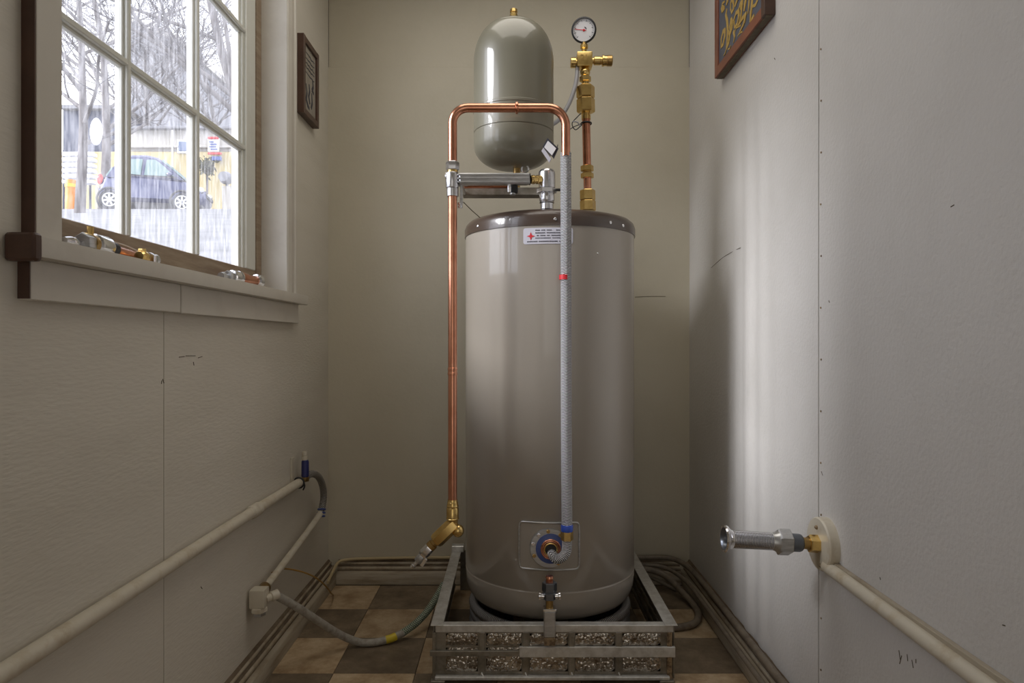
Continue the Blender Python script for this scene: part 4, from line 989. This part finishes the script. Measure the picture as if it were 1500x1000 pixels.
mb = MB(); f = [cw(.585*L_, .20, 1.74), cw(.585*L_, W_-.20, 1.74), cw(.80*L_, W_-.14, 1.16), cw(.80*L_, .14, 1.16)]
f = [p + (cw(1, 0, 1)-cw(0, 0, 0)).normalized()*.05 for p in f]; k = [p + V(0, 0, -.09) for p in f]
build(mb.add(f+k, [[0, 1, 2, 3]] + [[i, (i+1) % 4, 4+(i+1) % 4, 4+i] for i in range(4)]), 'windscreen', M['carglass'], car)
mb = MB(); f = [cw(.13*L_, .22, 1.44), cw(.13*L_, W_-.22, 1.44), cw(.08*L_, W_-.16, 1.14), cw(.08*L_, .16, 1.14)]
k = [p + V(.05, 0, -.06) for p in f]
build(mb.add(f+k, [[0, 1, 2, 3]] + [[i, (i+1) % 4, 4+(i+1) % 4, 4+i] for i in range(4)]), 'rear_window', M['carglass'], car)
def wheel(x, y, name='wheel'):
    s = -1 if y < W_/2 else 1
    a, b = cw(x, y + s*.02, .33), cw(x, y - s*.18, .33)
    w = build(MB().lathe(a, b, [(0, .22), (.03, .30), (.15, .33), (.85, .33), (1, .28)], 28), name, M['tyre'], car)
    mb = MB().lathe(a + (a-b)*.02, a + (b-a)*.1, [(0, .06), (.5, .06), (1, .06)], 12)
    mb.lathe(a + (a-b)*.01, a + (b-a)*.1, [(0, .225), (0, .19)], 28, cap=False)
    ad = (a-b).normalized(); hx_ = V(0, 0, 1); hy = hx_.cross(ad)
    for k in range(7):
        d = hx_*math.cos(2*PI*k/7) + hy*math.sin(2*PI*k/7); mb.bar(a + ad*.004, a + ad*.004 + d*.20, .055, .02, up=ad)
    build(mb, 'rim', M['alloy'], w)
    return w
for x in (.42, 2.60):
    wheel(x, .03); wheel(x, W_-.03)
    build(MB().ring(cw(x, .012, .34), (cw(0, 1, 0)-cw(0, 0, 0)), .37, .035, 24, 8), 'wheel_arch', M['tyre'], car)
build(MB().ball(cw(.10, .16, 1.0), .12, 12, (.8, .8, 1.5)), 'tail_lamp', M['taillamp'], car)
build(MB().ball(cw(L_-.20, .22, .80), .12, 12, (1.5, .8, .8)), 'headlamp', M['headlamp'], car)
build(MB().ball(cw(L_-.20, W_-.24, .80), .12, 12, (1.5, .8, .8)), 'headlamp', M['headlamp'], car)
mb = MB(); mb.ball(cw(2.22, -.02, 1.22), .10, 10, (1, .8, .8)); build(mb, 'wing_mirror', M['carpaint'], car)
mb = MB().bar(cw(L_-.0, .35, .62), cw(L_-.0, W_-.35, .62), .08, .12, .02); build(mb, 'grille', M['tyre'], car)
build(MB().bar(cw(.62, -.02, 1.14), cw(2.45, -.02, 1.12), .02, .03), 'belt_strip', M['tyre'], car)

# bare trees
def tree(base, h, r0, seed, lean, label, nb=9, group='bare trees along the street', spread=1.0, levels=4, droop=0.0):
    rg = random.Random(seed); t = thing('bare_tree', label, 'tree', base, group)
    trunk = MB(); br_ = MB(); tw = MB()
    def grow(mb_, p, d, L, r, lev):
        pts = [p.copy()]; rad = [r]; n = 5 if lev < 3 else 3
        for k in range(n):
            d = (d + V(rg.uniform(-1, 1), rg.uniform(-1, 1), rg.uniform(-.5, .8)-droop)*(.11+.05*lev)).normalized()
            pts.append(pts[-1] + d*(L/n)); rad.append(r*(1-.55*(k+1)/n))
        mb_.tube(pts, rad, 8 if lev == 0 else (6 if lev == 1 else 4), smooth=2, cap=False)
        if lev >= levels: return
        m = nb if lev == 0 else (6 if lev == 1 else 5)
        for k in range(m):
            f = .32 + .68*(k+rg.random()*.6)/m if lev == 0 else .25 + .75*(k+rg.random())/m
            i = min(n-1, int(f*n)); q = pts[i].lerp(pts[i+1], f*n-i if f*n-i <= 1 else 1)
            dd = (pts[i+1]-pts[i]).normalized()
            side = V(rg.uniform(-1, 1), rg.uniform(-1, 1), rg.uniform(-.1, .9)); side = (side - dd*side.dot(dd)*.7).normalized()
            nd = (dd*.55 + side*spread).normalized()
            rr_ = max(.006, rad[i]*rg.uniform(.42, .62))
            grow(br_ if lev == 0 else tw, q, nd, L*rg.uniform(.42, .62), rr_, lev+1)
    grow(trunk, Vector(base), Vector(lean).normalized(), h, r0, 0)
    build(trunk, 'trunk', M['bark'], t, ang=80)
    build(br_, 'branch', M['bark'], t, ang=80); build(tw, 'twigs', M['twig'], t, ang=80, kind='stuff')
def on_ground(u, Y): return V((u-750)*Y/1000, Y, gz(Y)-.03)
tree(on_ground(117, 17), 5.5, .13, 11, (.02, .05, 1), 'bare street tree with pale trunk left of the parked car', 10)
tree(on_ground(148, 27), 9.5, .20, 23, (-.05, 0, 1), 'tall bare tree rising behind the parked car', 10)
tree(on_ground(385, 13), 5.5, .12, 31, (-.12, .1, 1), 'bare tree behind the far window casing, branches reaching left over the car', 10, droop=.15)
tree(on_ground(320, 33), 8.5, .16, 47, (.05, 0, 1), 'distant bare tree on the right behind the low yellow building', 9)
tree(on_ground(225, 32), 8.5, .15, 59, (.0, 0, 1), 'distant bare tree standing in front of the tall grey building', 9)

# white bag hanging in the first tree
bg = P(141, 193, 16.6)
tag(build(MB().ball(bg, .20, 14, (.75, .4, 1.7)), 'white_bag', M['white']), 'white oval bag hanging in the bare street tree', 'bag')

# low yellow building with band, window, signs and meter
Yb = 30.0
def bx(u0, u1, v0, v1, Y, depth): a = P(u0, v1, Y); b = P(u1, v0, Y); return MB().box((a.x, Y, a.z), (b.x, Y+depth, b.z), .02)
yb = thing('low_building', 'low yellow building behind the parked car with pale upper wall', 'building', P(240, 312, Yb+2))
build(bx(60, 420, 222, 330, Yb, 4), 'lower_wall', M['yellowwall'], yb)
build(bx(186, 420, 187, 222, Yb+.1, 3.9), 'upper_wall', M['concrete'], yb)
build(bx(184, 422, 213, 216, Yb-.12, .3), 'ledge', M['concrete'], yb)
build(bx(184, 422, 184, 188, Yb-.15, 4.3), 'roof_edge', M['greywall'], yb)
w = build(bx(259, 276, 204, 224, Yb-.10, .2), 'window', M['white'], yb); build(bx(261, 274, 207, 221, Yb-.14, .06), 'pane', M['bluewin'], w)
build(bx(251, 253, 190, 300, Yb-.15, .1), 'downpipe', M['white'], yb)
sg2 = thing('street_sign', 'white sign with red top edge on the building beyond the car bonnet', 'sign', P(313, 240, Yb-.2))
build(bx(304, 320, 200, 222, Yb-.2, .12), 'board', M['white'], sg2)
build(bx(304, 320, 200, 203.5, Yb-.25, .06), 'red_header', M['red'], sg2)
mb = MB()
for k, (a, b) in enumerate(((306, 313), (307, 317), (306, 316), (308, 318))):
    q0 = P(a, 206.5+k*3.6, Yb-.24); q1 = P(b, 208.4+k*3.6, Yb-.24); mb.box((q0.x, Yb-.24, q1.z), (q1.x, Yb-.19, q0.z))
build(mb, 'lettering', M['blue_gask'], sg2)
build(bx(304, 324, 223, 226, Yb-.22, .1), 'lower_rail', M['red'], sg2)
build(bx(309, 324, 228.5, 235, Yb-.22, .1), 'lower_board', M['blue_gask'], sg2)
mt = thing('utility_meter', 'round grey utility meter on a pale box right of the car', 'meter', P(332, 300, 24.8))
build(bx(325, 341, 272, 312, 25.35, .3), 'box', M['concrete'], mt)
q0, q1 = P(331.5, 261, 25.4), P(331.5, 261, 25.1); build(MB().lathe(V(q0.x, 25.5, q0.z), V(q0.x, 25.1, q0.z), [(0, .22), (.4, .24), (1, .18)], 24), 'dial_cover', M['greywall'], mt)
build(bx(330, 333, 268, 274, 25.36, .12), 'neck', M['greywall'], mt)
sh = thing('shrub', 'dark olive shrub against the yellow wall above the car bonnet', 'shrub', P(303, 262, 29))
mb = MB(); rg = random.Random(9)
for k in range(220):
    p = P(303 + rg.gauss(0, 6), 243 + rg.gauss(0, 6), 29 + rg.uniform(-.4, .4)); a = V(rg.uniform(-1, 1), rg.uniform(-1, 1), rg.uniform(-1, 1)).normalized()*.12; b = a.cross(V(rg.random(), rg.random(), .5)).normalized()*.06
    mb.add([p-a, p-b, p+a, p+b], [[0, 1, 2, 3]])
build(mb, 'leaves', M['shrub'], sh, kind='stuff')
build(MB().tube([P(303, 300, 29), P(303.5, 270, 29), P(303, 245, 29)], .05, 8), 'stem', M['bark'], sh)
# tall grey building, dark shed
Yt = 46.0
tb = thing('tall_building', 'tall grey building with sloping roof beyond the bare trees', 'building', P(225, 250, Yt+3))
a, b = P(190, 300, Yt).x, P(260, 300, Yt).x; za = P(0, 28, Yt).z; zb = P(0, 62, Yt).z; z0 = gz(Yt)-1
build(MB().extrude([(a, z0), (b, z0), (b, zb), (a, za)], Yt, Yt+9, lambda p, q_, t: V(p, t, q_)), 'wall', M['greywall'], tb)
build(MB().extrude([(a-.3, za-.1), (b+.3, zb-.1), (b+.3, zb+.25), (a-.3, za+.25)], Yt-.4, Yt+9.4, lambda p, q_, t: V(p, t, q_)), 'roof', M['concrete'], tb)
ds = thing('dark_shed', 'dark blue shed with flat roof behind the street tree', 'shed', P(130, 222, 35))
build(bx(92, 176, 158, 240, 34.5, 4), 'wall', M['darkshed'], ds)
build(bx(88, 180, 153, 159, 34.2, 4.6), 'roof', M['greywall'], ds)
# white slatted rack and orange drum by the street tree
Yr = 24.0
ra = thing('slatted_rack', 'white slatted rack at the far left behind the pale tree trunk', 'rack', P(112, 285, Yr+.2))
for k in range(6): build(bx(88, 134, 222+k*8.2, 227+k*8.2, Yr, .35), 'slat', M['white'], ra)
for u in (92, 131): build(bx(u-1.2, u+1.2, 219, 309, Yr+.36, .1), 'post', M['darkshed'], ra)
od = thing('orange_drum', 'orange drum at the far left below the white slatted rack', 'drum', P(104, 300, 22.4))
q = P(105, 283, 22.6); build(MB().lathe(V(q.x, 22.6, gz(22.6)), V(q.x, 22.6, P(0, 264, 22.6).z), [(0, .16), (.1, .19), (.45, .19), (.5, .18), (.55, .19), (1, .17)], 18), 'drum', M['orange'], od)
build(MB().lathe(V(q.x, 22.6, P(0, 275, 22.6).z), V(q.x, 22.6, P(0, 270, 22.6).z), [(0, .195), (1, .195)], 18), 'band', M['yellow'], od)
